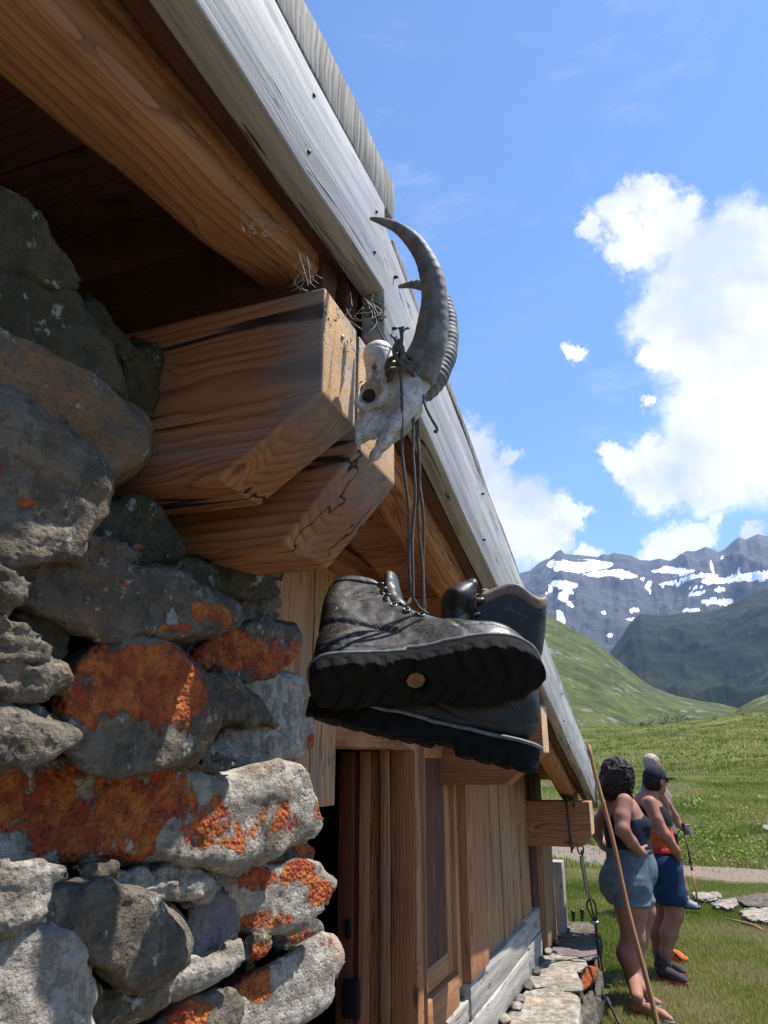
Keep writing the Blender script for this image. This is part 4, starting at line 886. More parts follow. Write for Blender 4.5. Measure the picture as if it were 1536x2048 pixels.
M_thread = plain('yellow_thread', (.34, .27, .14), .7, 0, .2, 200, .2, .001)
M_disc = plain('ochre_disc', (.16, .075, .022), .6, 0, .3, 120, .3, .001)
M_eyelet = plain('dark_nickel', (.18, .17, .165), .32, .85, .2, 200, .2, .001)
# plan outline of the sole, toe at +x
SOLE = smooth_poly([(-.165, 0), (-.160, -.028), (-.13, -.038), (-.07, -.034), (-.01, -.036), (.05, -.050), (.10, -.053), (.142, -.040), (.166, -.008), (.164, .016), (.140, .038), (.09, .046), (.04, .040), (-.02, .031), (-.08, .033), (-.13, .036), (-.158, .026)], 2)
def boot_upper(G, kind):
    x, y, z = G[..., 0], G[..., 1], G[..., 2]
    F = chain(G, [((-.118, 0, .036), .038), ((-.04, 0, .040), .040), ((.04, -.002, .032), .044), ((.100, -.004, .024), .041), ((.126, -.002, .020), .034)], .03)
    F = smin(F, chain(G, [((-.112, 0, .050), .041), ((-.098, 0, .10), .042), ((-.088, 0, .150), .046), ((-.085, 0, .185), .047)], .03), .03)
    if kind: F = smin(F, chain(G, [((-.10, 0, .15), .044), ((-.085, 0, .19), .056), ((-.072, 0, .215), .060)], .02), .02)
    F = smin(F, chain(G, [((.035, -.002, .040), .038), ((-.02, 0, .078), .038), ((-.055, 0, .115), .042)], .03), .03)
    F = smax(F, poly2(x, y, SOLE) + .003, .008); F = smax(F, -(z - .001), .004)
    # toe cap seam, heel counter seam, side creases
    F = F + .0016 * np.exp(-((z - (.030 + .014 * np.sin(x * 22))) / .0022) ** 2) * (np.abs(y) > .012)
    F = F + .0022 * np.exp(-((np.sin((x * .8 + z * 1.0) * 95 + 2.2 * vn(G * 25, 4))) - 1) ** 2 / .12) * np.clip((x + .03) / .03, 0, 1) * np.clip((.085 - x) / .03, 0, 1) * np.clip((z - .02) / .03, 0, 1)
    F = F + .0055 * np.exp(-((z - .078 + .35 * (x + .1)) / .006) ** 2) * np.clip((-.03 - x) / .03, 0, 1)
    F = F + .0030 * fbm(G * 20 + kind * 9, 3, 5 + kind) + .0008 * fbm(G * 80, 3, 6)
    return F
def make_boot(kind, label, origin, ax, S_=1.0):
    """ax: rows = boot x (toe), y (side), z (up) in world"""
    A = np.array(ax, float); A[0] /= np.linalg.norm(A[0]); A[2] -= A[0] * (A[2] @ A[0]); A[2] /= np.linalg.norm(A[2]); A[1] = np.cross(A[2], A[0])
    Wd = lambda V: (np.asarray(V) * S_) @ A + np.array(origin)
    bt = thing('hiking_boot', tuple(origin), label, 'boot', 'old leather boots hanging from the skull')
    h = .0024
    G, lo = grid((-.175, -.065, -.004), (.175, .065, .255), h); x, y, z = G[..., 0], G[..., 1], G[..., 2]
    F0 = boot_upper(G, kind)
    top = (.222 if kind == 0 else .212) + .008 * np.sin(x * 40 + kind) + .10 * (x + .085) * (1 if kind == 0 else .2) + (0 if kind == 0 else .012 * np.sin(x * 70 + y * 40))
    F0t = smax(F0, z - top, .040 if kind == 0 else .008)
    inner = smax(F0 + .0055, -(z - .035), .01)
    Fu = smax(F0t, -inner, .003)
    # throat opening down the front
    thr = smax(np.abs(y + .0) - (.011 + .06 * np.clip(z - .10, 0, .2)), np.maximum(-(x + .03 - (.19 - z) * .12), .085 - z), .006) if kind == 0 else smax(np.abs(y) - (.016 + .16 * np.clip(z - .11, 0, .2)), np.maximum(-(x + .045), .10 - z), .006)
    Fu = smax(Fu, -thr, .004)
    V, Fq = surfnet(Fu, lo, h); up_ = obj('upper', Wd(V), Fq, M_leather, bt)
    # padded collar rim
    Fc = smax(np.abs(F0 + .004) - .0065, np.abs(z - top + (.016 if kind == 0 else .006)) - .010, .007); Fc = smax(Fc, -thr, .004)
    V, Fq = surfnet(Fc, lo, h)
    if len(V): obj('collar', Wd(V), Fq, M_lining if kind else M_leather, bt)
    # tongue
    tg = [((.040, 0, .066), .012), ((.004, 0, .10), .014), ((-.016, 0, .140), .018), ((-.014, 0, .182), .020), ((-.030, 0, .206), .014)] if kind else [((.040, 0, .066), .012), ((.002, 0, .098), .014), ((-.026, 0, .135), .017), ((-.034, 0, .180), .020), ((-.028, 0, .226), .018)]
    Ft = chain(G * np.array([1, .62 if kind == 0 else .42, 1]), tg, .012); Ft = smax(np.abs(Ft) - .002, -(x + .05 - (z - .1) * .12), .004)
    V, Fq = surfnet(Ft + .0006 * fbm(G * 60, 3, 3), lo, h)
    if len(V): obj('tongue', Wd(V), Fq, M_leather, bt)
    # sole with lugs, welt
    G2, lo2 = grid((-.185, -.070, -.046), (.185, .070, .008), .0022); x, y, z = G2[..., 0], G2[..., 1], G2[..., 2]
    d = poly2(x, y, SOLE)
    edge = .0018 * np.clip(np.sin(x * 260), -.3, .8) * (z < -.014) * (np.abs(x - .0) < .16)
    lug = .0026 * (np.sin((x + .5 * np.abs(y)) * 215) > .1) * (np.abs(y) > .008) + .0022 * ((np.hypot(((x + .012) % .024) - .012, y) < .0075) & (x > .0))
    flat_ = (np.hypot(x + .018, y - .0) < .0165)
    bot = -.027 - np.where((x > -.052) & (x < -.02), -.004, lug) - .0035 * (x < -.05); bot = np.where(flat_, -.0195, bot)
    wearv = .0022 * fbm(G2 * 35, 3, 12 + kind)
    Fs = smax(smax(d - .003 + edge + wearv, z - .0005, .004), -(z - bot), .0035)
    V, Fq = surfnet(Fs, lo2, .0022); sole = obj('sole', Wd(V), Fq, M_rubber, bt)
    if kind == 0:
        V, F, _ = tube([(-.018, 0, -.0190), (-.018, 0, -.0225)], .0135, 8); Vv = np.array(V); Vv[:, 0] = -.018 + (Vv[:, 0] + .018) * 1.0
        obj('disc', Wd(Vv), F, M_disc, sole, smooth=False, label='small ochre octagonal disc in the middle of the sole')
    # welt strip, broken in places
    wp = []; n = len(SOLE); Sx = np.concatenate([SOLE, SOLE[:1]]); acc = np.concatenate([[0], np.cumsum(np.linalg.norm(np.diff(Sx, axis=0), axis=1))])
    parts = []; cur = []
    for s in np.linspace(0, acc[-1], 230):
        px_, py_ = np.interp(s, acc, Sx[:, 0]), np.interp(s, acc, Sx[:, 1]); nrm_ = 1 + .055
        gone = vn(np.array([[s * 16 + kind * 5, 0, 0]]), 3)[0] > .62
        q = (px_ * 1.018, py_ * 1.06, .002 + .0012 * vn(np.array([[s * 60, 1, 0]]), 5)[0] - (.005 if (px_ < -.03 and kind == 0) else 0))
        if gone and len(cur) > 2: parts.append(tube(cur, .0030, 6)[:2]); cur = []
        elif not gone: cur.append(q)
    if len(cur) > 2: parts.append(tube(cur, .0030, 6)[:2])
    V, F = merge(parts); obj('welt', Wd(V), F, M_welt, bt)
    # stitching that follows the surface: dashes pushed out to the skin
    def skin(px_, pz_, side):
        ys = np.linspace(.070, 0, 120) * side; Q = np.stack([np.full(120, px_), ys, np.full(120, pz_)], -1); f = boot_upper(Q, kind)
        i = np.argmax(f < 0); return (px_, ys[max(i, 1)], pz_) if f.min() < 0 else None
    lines = [[(-.125, .045), (-.09, .060), (-.055, .070), (-.02, .066), (.03, .055), (.07, .045)], [(-.127, .048), (-.09, .0635), (-.055, .0735), (-.02, .0695), (.03, .0585)], [(-.125, .115), (-.095, .135), (-.062, .150), (-.045, .135), (-.030, .112)], [(-.122, .119), (-.095, .139), (-.060, .154), (-.041, .137)], [(-.118, .175), (-.095, .18), (-.07, .185)]]
    for side in (-1, 1):
        for ln in lines:
            st = []; ln = np.array(ln); L = np.concatenate([[0], np.cumsum(np.linalg.norm(np.diff(ln, axis=0), axis=1))])
            s = 0
            while s < L[-1] - .003:
                a = [skin(np.interp(q, L, ln[:, 0]), np.interp(q, L, ln[:, 1]), side) for q in (s, s + .0028)]
                if a[0] and a[1]: st.append(tube([np.array(a[0]), np.array(a[1])], .0006, 4)[:2])
                s += .0046
            if len(st) > 2: V, F = merge(st); obj('stitched_seam', Wd(V), F, M_thread, up_)
    # eyelets and hooks
    for side in (-1, 1):
        for (ex, ez, hook) in ([(.012, .090, 0), (-.008, .105, 0), (-.026, .122, 0), (-.036, .145, 1), (-.040, .165, 1), (-.042, .187, 1)]):
            q = skin(ex - .006, ez, side)
            if not q: continue
            q = np.array(q) + np.array([0, side * .0006, 0])
            if hook:
                e = tube([q, q + [0, side * .004, 0], q + [.003, side * .0065, -.002], q + [.007, side * .006, -.004]], [.0042, .0026, .0024, .0022], 8, sub=3)
            else:
                ringp = [q + np.array([.0045 * math.cos(a), side * .0008, .0045 * math.sin(a)]) for a in np.linspace(0, 2 * math.pi, 13)]; e = tube(ringp, .0013, 6)
            obj('eyelet', Wd(e[0]), e[1], M_eyelet, up_)
    return bt, Wd, skin, up_
PH = R(46)
upv = UP * math.cos(PH) + FWD * math.sin(PH) + RGT * .02
b1, W1, skin1, upper1 = make_boot(0, 'near worn leather boot, sole with ochre disc toward the viewer and toe to the right', PD(852, 1340, 1.085), [RGT + UP * .06 + FWD * .10, RGT, upv])
PH2 = R(2)
b2, W2, skin2, upper2 = make_boot(1, 'far worn boot hanging behind, its gaping collar up and heel to the right', PD(848, 1446, 1.175), [-RGT + UP * .23 + FWD * .05, RGT, UP * math.cos(PH2) + FWD * math.sin(PH2) + RGT * .42], 1.06)

# laces from the boots up to the horn base
A_ = K(800, 735, -.035); B_ = K(826, 815, -.008)
e1 = W1([(-.028, -.012, .120), (-.030, .014, .135)]); e2 = W2([(-.03, .012, .13), (-.03, -.012, .14)])
def hang(a, b_, wob, n=9, s=1):
    a = np.array(a); b_ = np.array(b_); return [a + (b_ - a) * i / (n - 1) + (RGT * math.sin(i * 1.3 + s) + FWD * math.cos(i * 1.9 + s)) * wob * math.sin(math.pi * i / (n - 1)) for i in range(n)]
L1a = PD(826, 1195, 1.10); L1b = PD(822, 1195, 1.11)
cordm('lace', [hang(A_, L1b, .0030, s=1), hang(K(828, 812, .0), L1a, .0025, s=3), [L1a, PD(838, 1215, 1.11), PD(856, 1228, 1.115)], [L1b, PD(812, 1212, 1.10), PD(800, 1206, 1.11)]], b1, .0024, fuzz=1, seed=5, sub=8)
cordm('lace', [hang(K(832, 812, .01), PD(846, 1218, 1.13), .003, s=5), hang(K(836, 815, .012), PD(850, 1222, 1.135), .0028, s=8), [PD(848, 1218, 1.13), PD(852, 1232, 1.135), PD(862, 1240, 1.14)], [K(846, 790, .0), K(852, 815, -.005), K(866, 842, -.008), K(874, 856, -.008), K(872, 864, -.007), K(868, 862, -.006)]], b2, .0024, fuzz=1, seed=6, sub=8)
# zigzag lacing over the tongue
for (W_, sk_, bb_, up__) in ((W1, skin1, b1, 0), (W2, skin2, b2, 1)):
    zz = []
    for (xa, za) in ((.010, .094), (-.010, .109), (-.028, .126)):
        qa, qb = sk_(xa - .006, za, 1), sk_(xa - .020, za + .014, -1)
        if qa and qb: zz.append(W_([qa, (xa + .004, .004, za + .012), qb]))
    cordm('lace', [list(q) for q in zz], bb_, .0022, sub=6) if zz else None
# embossed oval ankle badge on the near boot with worn raised letters
def on_skin(px_, pz_): return np.array(skin1(px_, pz_, -1))
bc = (-.078, .152); parts = []
ov = [on_skin(bc[0] + .027 * math.cos(a), bc[1] + .0125 * math.sin(a)) for a in np.linspace(0, 2 * math.pi, 29)]
parts.append(tube(ov, .0009, 5)[:2])
GL = {'A': [[(0, 0), (.5, 1), (1, 0)], [(.2, .4), (.8, .4)]], 'R': [[(0, 0), (0, 1), (.8, 1), (.8, .5), (0, .5)], [(.4, .5), (.9, 0)]], 'T': [[(.5, 0), (.5, 1)], [(0, 1), (1, 1)]], 'H': [[(0, 0), (0, 1)], [(1, 0), (1, 1)], [(0, .5), (1, .5)]], 'I': [[(.5, 0), (.5, 1)]], 'O': [[(.1, 0), (0, .5), (.1, 1), (.9, 1), (1, .5), (.9, 0), (.1, 0)]], 'L': [[(0, 1), (0, 0), (.9, 0)]], 'F': [[(0, 0), (0, 1), (.9, 1)], [(0, .5), (.7, .5)]]}
for i, ch in enumerate('ATFIOL'):
    for st_ in GL[ch]:
        P_ = []
        for (u, v_) in st_:
            P_.append(on_skin(bc[0] - .0205 + i * .0070 + u * .0048, bc[1] - .0042 + v_ * .0084))
        parts.append(tube(np.array(P_), .00062, 4)[:2])
V, F = merge(parts); obj('ankle_badge', W1(V), F, plain('rubbed_leather', (.11, .085, .065), .4), b1, label='embossed oval with small raised letters')
# ------------------------------------------------------------------ walkers
def skinmat(name, c):
    m, t, b = material(name); pos = t.n('ShaderNodeTexCoord').outputs['Object']; n1 = t.noise(pos, 9, 4); n2 = t.noise(pos, 60, 4)
    t.put(b.inputs['Base Color'], t.mix(t.step(n1, .3, .7), c, (c[0] * .86, c[1] * .74, c[2] * .70))); b.inputs['Roughness'].default_value = .62; b.inputs['Specular IOR Level'].default_value = .3
    b.inputs['Subsurface Weight'].default_value = .08; b.inputs['Subsurface Radius'].default_value = (.02, .008, .004); b.inputs['Subsurface Scale'].default_value = .5
    bump(t, b, n2, .15, .002); return m
def cloth(name, c, sc=260, var=.25, rough=.85, fold=.6):
    m, t, b = material(name); pos = t.n('ShaderNodeTexCoord').outputs['Object']; n1 = t.noise(pos, 9, 6, .65); n2 = t.noise(pos, sc, 3)
    t.put(b.inputs['Base Color'], t.mix(t.step(n1, .3, .72), tuple(x * (1 - var) for x in c), tuple(x * (1 + var) for x in c))); b.inputs['Roughness'].default_value = rough; b.inputs['Specular IOR Level'].default_value = .2
    bump(t, b, t.math('ADD', t.math('MULTIPLY', n1, 2), n2), fold, .004); return m
M_skin = skinmat('tanned_skin', (.34, .165, .110)); M_skin2 = skinmat('sunburnt_skin', (.36, .160, .100))
M_navy = cloth('navy_jersey', (.013, .016, .030)); M_denim = cloth('pale_denim', (.12, .155, .18), 400, .3); M_blue = cloth('blue_shorts', (.012, .032, .080)); M_blackc = cloth('black_jersey', (.012, .012, .014))
M_capc = cloth('navy_cap', (.018, .016, .030)); M_hair = plain('dark_curls', (.013, .0055, .0045), .6, 0, .6, 60, .8, .004, spec=.25); M_greyhair = plain('grey_hair', (.34, .25, .19), .6, 0, .35, 120, .8, .003)
M_shoe = cloth('trail_shoe', (.045, .040, .040), 150, .5); M_red = cloth('red_trim', (.45, .035, .03)); M_grip = plain('grip_rubber', (.012, .012, .013), .55); M_shirt = cloth('grey_shirt', (.16, .16, .15)); M_sandal = cloth('grey_sandal', (.16, .17, .16)); M_shoe3 = cloth('pale_shoe', (.30, .29, .30))
M_orange = cloth('orange_cloth', (.62, .12, .02))
def hand(G, wrist, d, up_, side=1, s=1.0, curl=.6):
    """palm, four fingers and thumb as a field; d: pointing direction, up_: back of the hand"""
    d = np.array(d, float); d /= np.linalg.norm(d); u = np.array(up_, float); u -= d * (u @ d); u /= np.linalg.norm(u); w_ = np.cross(d, u) * side; W0 = np.array(wrist, float)
    F = chain(G, [(W0, .024 * s), (W0 + d * .045 * s, .026 * s), (W0 + d * .075 * s, .022 * s)], .012)
    for i, (o, L) in enumerate([(-.027, .062), (-.009, .072), (.009, .068), (.026, .052)]):
        a = W0 + d * .078 * s + w_ * o * s; b_ = a + (d * math.cos(curl * .6) - u * math.sin(curl * .6)) * L * .5 * s; c_ = b_ + (d * math.cos(curl * 1.7) - u * math.sin(curl * 1.7)) * L * .5 * s
        F = smin(F, chain(G, [(a, .0105 * s), (b_, .0095 * s), (c_, .008 * s)], .004), .006)
    a = W0 + d * .02 * s - w_ * .022 * s; F = smin(F, chain(G, [(a, .014 * s), (a + (d * .6 - w_ * .7) * .035 * s, .012 * s), (a + (d * .95 - w_ * .75) * .058 * s, .009 * s)], .006), .008)
    return F
def head(G, c, fd, s=1.0):
    """skull with brow, eyes, nose, lips, chin, ears; fd = facing"""
    fd = np.array(fd, float); fd /= np.linalg.norm(fd); u = UP - fd * (UP @ fd); u /= np.linalg.norm(u); r_ = np.cross(fd, u); c = np.array(c, float)
    A = [r_, fd, u]; P = lambda x, y, z: c + (r_ * x + fd * y + u * z) * s
    F = ell(G, P(0, -.008, .022), (.075 * s, .092 * s, .095 * s), A)
    F = smin(F, ell(G, P(0, .032, -.045), (.056 * s, .058 * s, .065 * s), A), .03 * s)
    F = smin(F, ell(G, P(0, .070, -.082), (.020 * s, .016 * s, .016 * s), A), .018 * s)
    for q in (-1, 1):
        F = smax(F, -ell(G, P(.031 * q, .098, .004), (.019 * s, .016 * s, .012 * s), A), .010 * s)
        F = smin(F, ell(G, P(.031 * q, .078, .002), (.012 * s, .012 * s, .012 * s), A), .003 * s)
        F = smin(F, ell(G, P(.078 * q, -.006, -.008), (.010 * s, .018 * s, .030 * s), A), .006 * s)
    F = smin(F, chain(G, [(P(0, .088, .012), .008 * s), (P(0, .108, -.022), .012 * s)], .01), .010 * s)
    F = smin(F, chain(G, [(P(-.018, .086, -.052), .006 * s), (P(0, .093, -.052), .007 * s), (P(.018, .086, -.052), .006 * s)], .004), .006 * s)
    return F, P
def person(pts, h, label, fns):
    pts = np.array(pts); G, lo = grid(pts.min(0), pts.max(0), h); return G, lo
def zof(y, d, x=1280): return float(PD(x, y, d)[2])
# --- woman with dark curls
D = 6.02; Q = lambda x, y, o=0: PD(x, y, D + o)
wm = thing('person', tuple(PZ(1280, 2008, 0)), 'person with dark curly hair, navy strappy top and pale denim shorts, hands on hips', 'person', 'walkers resting by the hut')
G, lo = grid(np.min([Q(1160, 2060, -.35), Q(1375, 2060, .45)], 0) + [0, -.1, 0], np.array([Q(1375, 1500, .45)[0] + .05, Q(1375, 1500, .45)[1], Q(1240, 1500)[2]]) + [.05, .05, 0], .009)
fd = RGT * .86 + FWD * .50
tor = chain(G, [(Q(1250, 1765, .10), .125), (Q(1262, 1765, -.07), .125), (Q(1260, 1722), .150), (Q(1257, 1692), .140), (Q(1252, 1660), .140), (Q(1247, 1632), .135)], .05)
tor = smin(tor, chain(G, [(Q(1246, 1618, -.12), .070), (Q(1240, 1608, 0), .085), (Q(1228, 1618, .13), .068)], .04), .05)
tor = smin(tor, chain(G, [(Q(1282, 1652, -.05), .070), (Q(1280, 1652, .09), .070)], .02), .035)
tor = smin(tor, ell(G, Q(1232, 1762, -.03), (.115, .115, .130)), .05); tor = smin(tor, ell(G, Q(1279, 1742, .0), (.115, .115, .11)), .06)
legs = chain(G, [(Q(1258, 1775, -.07), .128), (Q(1262, 1820, -.09), .108), (Q(1266, 1875, -.10), .078), (Q(1258, 1908, -.10), .080), (Q(1268, 1955, -.10), .056), (PZ(1275, 1996, .11), .038)], .03)
legs = smin(legs, chain(G, [(Q(1265, 1775, .09), .122), (Q(1280, 1820, .10), .104), (Q(1276, 1872, .08), .072), (Q(1268, 1905, .08), .076), (Q(1278, 1950, .08), .054), (PZ(1285, 1980, .11), .038)], .03), .012)
feet = chain(G, [(PZ(1272, 2014, .050), .036), (PZ(1300, 2020, .055), .034), (PZ(1324, 2030, .040), .030), (PZ(1342, 2040, .028), .020)], .02)
feet = smin(feet, chain(G, [(PZ(1282, 1996, .05), .036), (PZ(1300, 2001, .045), .032), (PZ(1319, 2008, .028), .022)], .02), .01)
legs = smin(legs, feet, .02)
arm = chain(G, [(Q(1249, 1604, -.16), .060), (Q(1244, 1634, -.21), .054), (Q(1245, 1660, -.25), .050), (Q(1262, 1684, -.21), .042), (Q(1279, 1702, -.17), .028)], .02)
arm2 = chain(G, [(Q(1218, 1612, .16), .056), (Q(1202, 1640, .24), .048), (Q(1192, 1664, .28), .044), (Q(1208, 1690, .22), .036), (Q(1224, 1706, .15), .026)], .02)
hd, HP = head(G, Q(1241, 1556, .0), fd + UP * -.12, .98)
neck = chain(G, [(Q(1240, 1600), .056), (Q(1241, 1572, .0), .050)], .02)
body = smin(tor, legs, .04); body = smin(body, arm, .028); body = smin(body, arm2, .028); body = smin(body, neck, .035); body = smin(body, hd, .02)
body = smin(body, hand(G, Q(1280, 1703, -.17), Q(1296, 1711, -.10) - Q(1280, 1703, -.17), -FWD, 1, .9, .4), .01); body = smin(body, hand(G, Q(1224, 1706, .15), Q(1240, 1714, .12) - Q(1224, 1706, .15), FWD, -1, .9, .4), .01)
V, Fq = surfnet(body, lo, .009); obj('body', V, Fq, M_skin, wm)
Z_ = G[..., 2]; fx = (G - Q(1250, 1640)) @ fd
noarm = np.minimum(arm, arm2) - .004
top_ = smax(tor - .008, Z_ - (zof(1640, D) + .02 + .55 * np.clip(fx - .02, 0, .12)), .01); top_ = smax(top_, zof(1712, D) - Z_, .01); top_ = smax(top_, -noarm, .004)
top_ = top_ + .005 * np.abs(vn(G * np.array([12, 12, 30]), 2))
V, Fq = surfnet(top_, lo, .009); obj('vest_top', V, Fq, M_navy, wm)
st = []
for o in (-.09, .09):
    st.append(tube([Q(1222, 1640, o * 1.1) , Q(1236, 1602, o * .9), Q(1248, 1596, o * .9), Q(1272, 1622, o * .8)], .007, 6, sub=4)[:2])
V, F = merge(st); obj('shoulder_strap', V, F, M_navy, wm)
sh = smin(tor, legs, .035) - .009 - .016 * np.clip((zof(1745, D) - Z_) / .3, 0, 1); sh = smax(sh, Z_ - zof(1693, D), .012); sh = smax(sh, zof(1808, D) - .05 * fx - Z_, .008)
sh = sh + .006 * fbm(G * 11, 3, 7) + .006 * np.abs(vn(G * np.array([9, 9, 26]) + 2, 4)) + .004 * np.exp(-(((G - Q(1285, 1750)) @ RGT) / .006) ** 2) - .005 * np.exp(-((Z_ - zof(1802, D)) / .012) ** 2)
V, Fq = surfnet(sh, lo, .009); obj('denim_shorts', V, Fq, M_denim, wm, label='pale blue denim shorts with rolled hem')
V, F = merge([tube([HP(.0, -.085, .0) * 0 + Q(1262 + a, 1816 - a * .12, o)  for a in (-32, -15, 0, 20, 40)], .006, 5)[:2] for o in (-.19,)]); 
gh_, lh = grid(np.min([Q(1190, 1640, -.2), Q(1290, 1640, .2)], 0), np.array([*np.max([Q(1190, 1500, -.2), Q(1290, 1500, .2)], 0)[:2], Q(1240, 1496)[2]]), .0062)
hc = ell(gh_, HP(0, -.038, .018), (.122, .128, .130)); hc = smin(hc, ell(gh_, HP(0, -.070, -.070), (.115, .10, .11)), .03); hc = smax(hc, -ell(gh_, HP(0, .145, -.015), (.085, .12, .11)), .01)
hc = hc + .022 * fbm(gh_ * 22, 3, 8) + .012 * np.abs(vn(gh_ * 55, 3)) - .006
V, Fq = surfnet(hc, lh, .0062); hr = obj('hair', V, Fq, M_hair, wm, label='dark curly shoulder length hair')
cl = []; rs = random.Random(4)
for i in range(260):
    d = np.array([rs.gauss(0, 1) for _ in range(3)]); d /= np.linalg.norm(d)
    if d @ fd > .55: continue
    c0 = HP(0, -.045, .0) + d * np.array([.118, .118, .125]) * rs.uniform(.88, 1.05); c0[2] -= .04 * rs.random() * (d[2] < .2)
    t1 = np.cross(d, [0, 0, 1]); t1 /= np.linalg.norm(t1) + 1e-9; t2 = np.array([0, 0, -1.0]) * .8 + d * .3; ph = rs.uniform(0, 6); L = rs.uniform(.03, .07)
    cl.append(tube([c0 + t2 * L * q + (t1 * math.cos(ph + q * 7) + d * math.sin(ph + q * 7)) * .009 for q in np.linspace(0, 1, 7)], [.0042, .0042, .004, .0036, .003, .002, .001], 5, sub=2)[:2])
V, F = merge(cl); obj('curls', V, F, M_hair, hr)
for nm_, ct in (('sandal', [(PZ(1268, 2019, .018), .034), (PZ(1300, 2027, .018), .034), (PZ(1326, 2038, .018), .034), (PZ(1342, 2045, .018), .026)]), ('sandal', [(PZ(1280, 2003, .018), .034), (PZ(1300, 2009, .018), .03), (PZ(1318, 2014, .018), .026)])):
    pts = np.array([q[0] for q in ct]); g2, l2 = grid(pts.min(0) - .06, pts.max(0) + .06, .005); f2 = chain(g2, ct, .01)
    f2 = smax(f2, np.abs(g2[..., 2] - .012) - .014, .005); V, Fq = surfnet(f2, l2, .005); s_ = obj(nm_, V, Fq, M_sandal, wm)
bands = [tube([PZ(1275, 1998, .10) + np.array([math.cos(a) * .042, math.sin(a) * .042, -.006 * math.cos(a)]) for a in np.linspace(0, 2 * math.pi, 13)], .009, 6)[:2], tube([PZ(1306, 2023, .05) + FWD * (.040 * math.cos(a)) + UP * (.042 * math.sin(a) - .006) for a in np.linspace(-.3, math.pi + .3, 9)], .009, 6)[:2]]
V, F = merge(bands); obj('ankle_strap', V, F, M_sandal, wm)

# --- person in the cap
D2 = 6.72; Q = lambda x, y, o=0: PD(x, y, D2 + o)
mn = thing('person', tuple(PZ(1338, 1965, 0)), 'person in dark cap, coral and black tops and navy shorts, hand at the chin', 'person', 'walkers resting by the hut')
G, lo = grid(np.min([Q(1262, 1985, -.4), Q(1400, 1985, .4)], 0) + [0, 0, -.02], np.array([*np.max([Q(1262, 1985, -.4), Q(1400, 1985, .4)], 0)[:2], Q(1300, 1515)[2]]) + [.02, .02, 0], .009)
fd = RGT * .93 + FWD * .36
tor = chain(G, [(Q(1326, 1735, .06), .110), (Q(1326, 1735, -.06), .110), (Q(1322, 1700), .118), (Q(1312, 1668), .118), (Q(1302, 1635), .128), (Q(1296, 1620), .115)], .05)
tor = smin(tor, chain(G, [(Q(1300, 1610, -.13), .062), (Q(1292, 1604, 0), .08), (Q(1290, 1608, .14), .060)], .04), .05)
tor = smin(tor, ell(G, Q(1318, 1645, -.02), (.09, .10, .085)), .04)
legs = chain(G, [(Q(1332, 1745, -.07), .110), (Q(1343, 1790, -.09), .092), (Q(1349, 1830, -.10), .064), (Q(1338, 1865, -.10), .064), (Q(1332, 1905, -.10), .042), (Q(1332, 1930, -.10), .036)], .03)
legs = smin(legs, chain(G, [(Q(1326, 1745, .08), .108), (Q(1324, 1790, .10), .090), (Q(1322, 1830, .10), .062), (Q(1316, 1865, .10), .064), (Q(1316, 1900, .12), .042), (Q(1320, 1922, .12), .036)], .03), .01)
arm = chain(G, [(Q(1300, 1606, -.17), .056), (Q(1313, 1640, -.22), .050), (Q(1330, 1672, -.25), .046), (Q(1350, 1700, -.20), .036), (Q(1357, 1716, -.14), .027)], .02)
arm2 = chain(G, [(Q(1296, 1608, .17), .054), (Q(1318, 1640, .20), .046), (Q(1334, 1655, .16), .042), (Q(1333, 1628, .06), .034), (Q(1330, 1608, .01), .026)], .02)
hd, HP = head(G, Q(1311, 1562, .0), fd - UP * .05, .98)
neck = chain(G, [(Q(1299, 1602), .056), (Q(1306, 1576), .050)], .02)
body = smin(tor, legs, .04); body = smin(body, arm, .025); body = smin(body, arm2, .02); body = smin(body, neck, .03); body = smin(body, hd, .018)
body = smin(body, hand(G, Q(1357, 1716, -.14), Q(1346, 1730, -.08) - Q(1357, 1716, -.14), RGT, 1, .95, .8), .01); body = smin(body, hand(G, Q(1330, 1609, .01), UP * .9 - RGT * .5, RGT, -1, .9, 1.1), .01)
V, Fq = surfnet(body, lo, .009); obj('body', V, Fq, M_skin2, mn)
Z_ = G[..., 2]; fx = (G - Q(1300, 1640)) @ fd; noarm = np.minimum(arm, arm2) - .006
top_ = smax(tor - .008, Z_ - (zof(1606, D2) - .12 * np.abs((G - Q(1300, 1640)) @ np.cross(fd / np.linalg.norm(fd), UP)) * 1.5), .01); top_ = smax(top_, zof(1652, D2) - Z_, .01); top_ = smax(top_, -noarm, .004); top_ = smax(top_, -(np.abs(fx + .13) - .0) if False else top_ - .0, .001)
V, Fq = surfnet(top_, lo, .009); obj('sleeveless_top', V, Fq, M_blackc, mn)
cs = smax(tor - .004, Z_ - zof(1647, D2), .01); cs = smax(cs, zof(1702, D2) - Z_, .01); cs = smax(cs, -noarm, .004) + .004 * np.abs(vn(G * np.array([10, 10, 30]), 6)); V, Fq = surfnet(cs, lo, .009); obj('coral_shirt', V, Fq, cloth('coral_jersey', (.60, .13, .06)), mn)
sh = smin(tor, legs, .05) - .018 - .015 * np.clip((zof(1745, D2) - Z_) / .3, 0, 1); sh = smax(sh, Z_ - zof(1704, D2), .012); sh = smax(sh, zof(1806, D2) + .10 * fx * 0 - Z_, .008); sh = sh + .006 * fbm(G * 12, 3, 9) + .006 * np.abs(vn(G * np.array([14, 14, 7]), 4))
V, Fq = surfnet(sh, lo, .009); obj('blue_shorts', V, Fq, M_blue, mn)
wb = smax(np.abs(tor - .012) - .010, np.abs(Z_ - zof(1699, D2)) - .020, .006); V, Fq = surfnet(wb, lo, .009); obj('waist_belt', V, Fq, M_red, mn)
g2, l2 = grid(HP(0, 0, 0) - .2, HP(0, 0, 0) + .2, .0055)
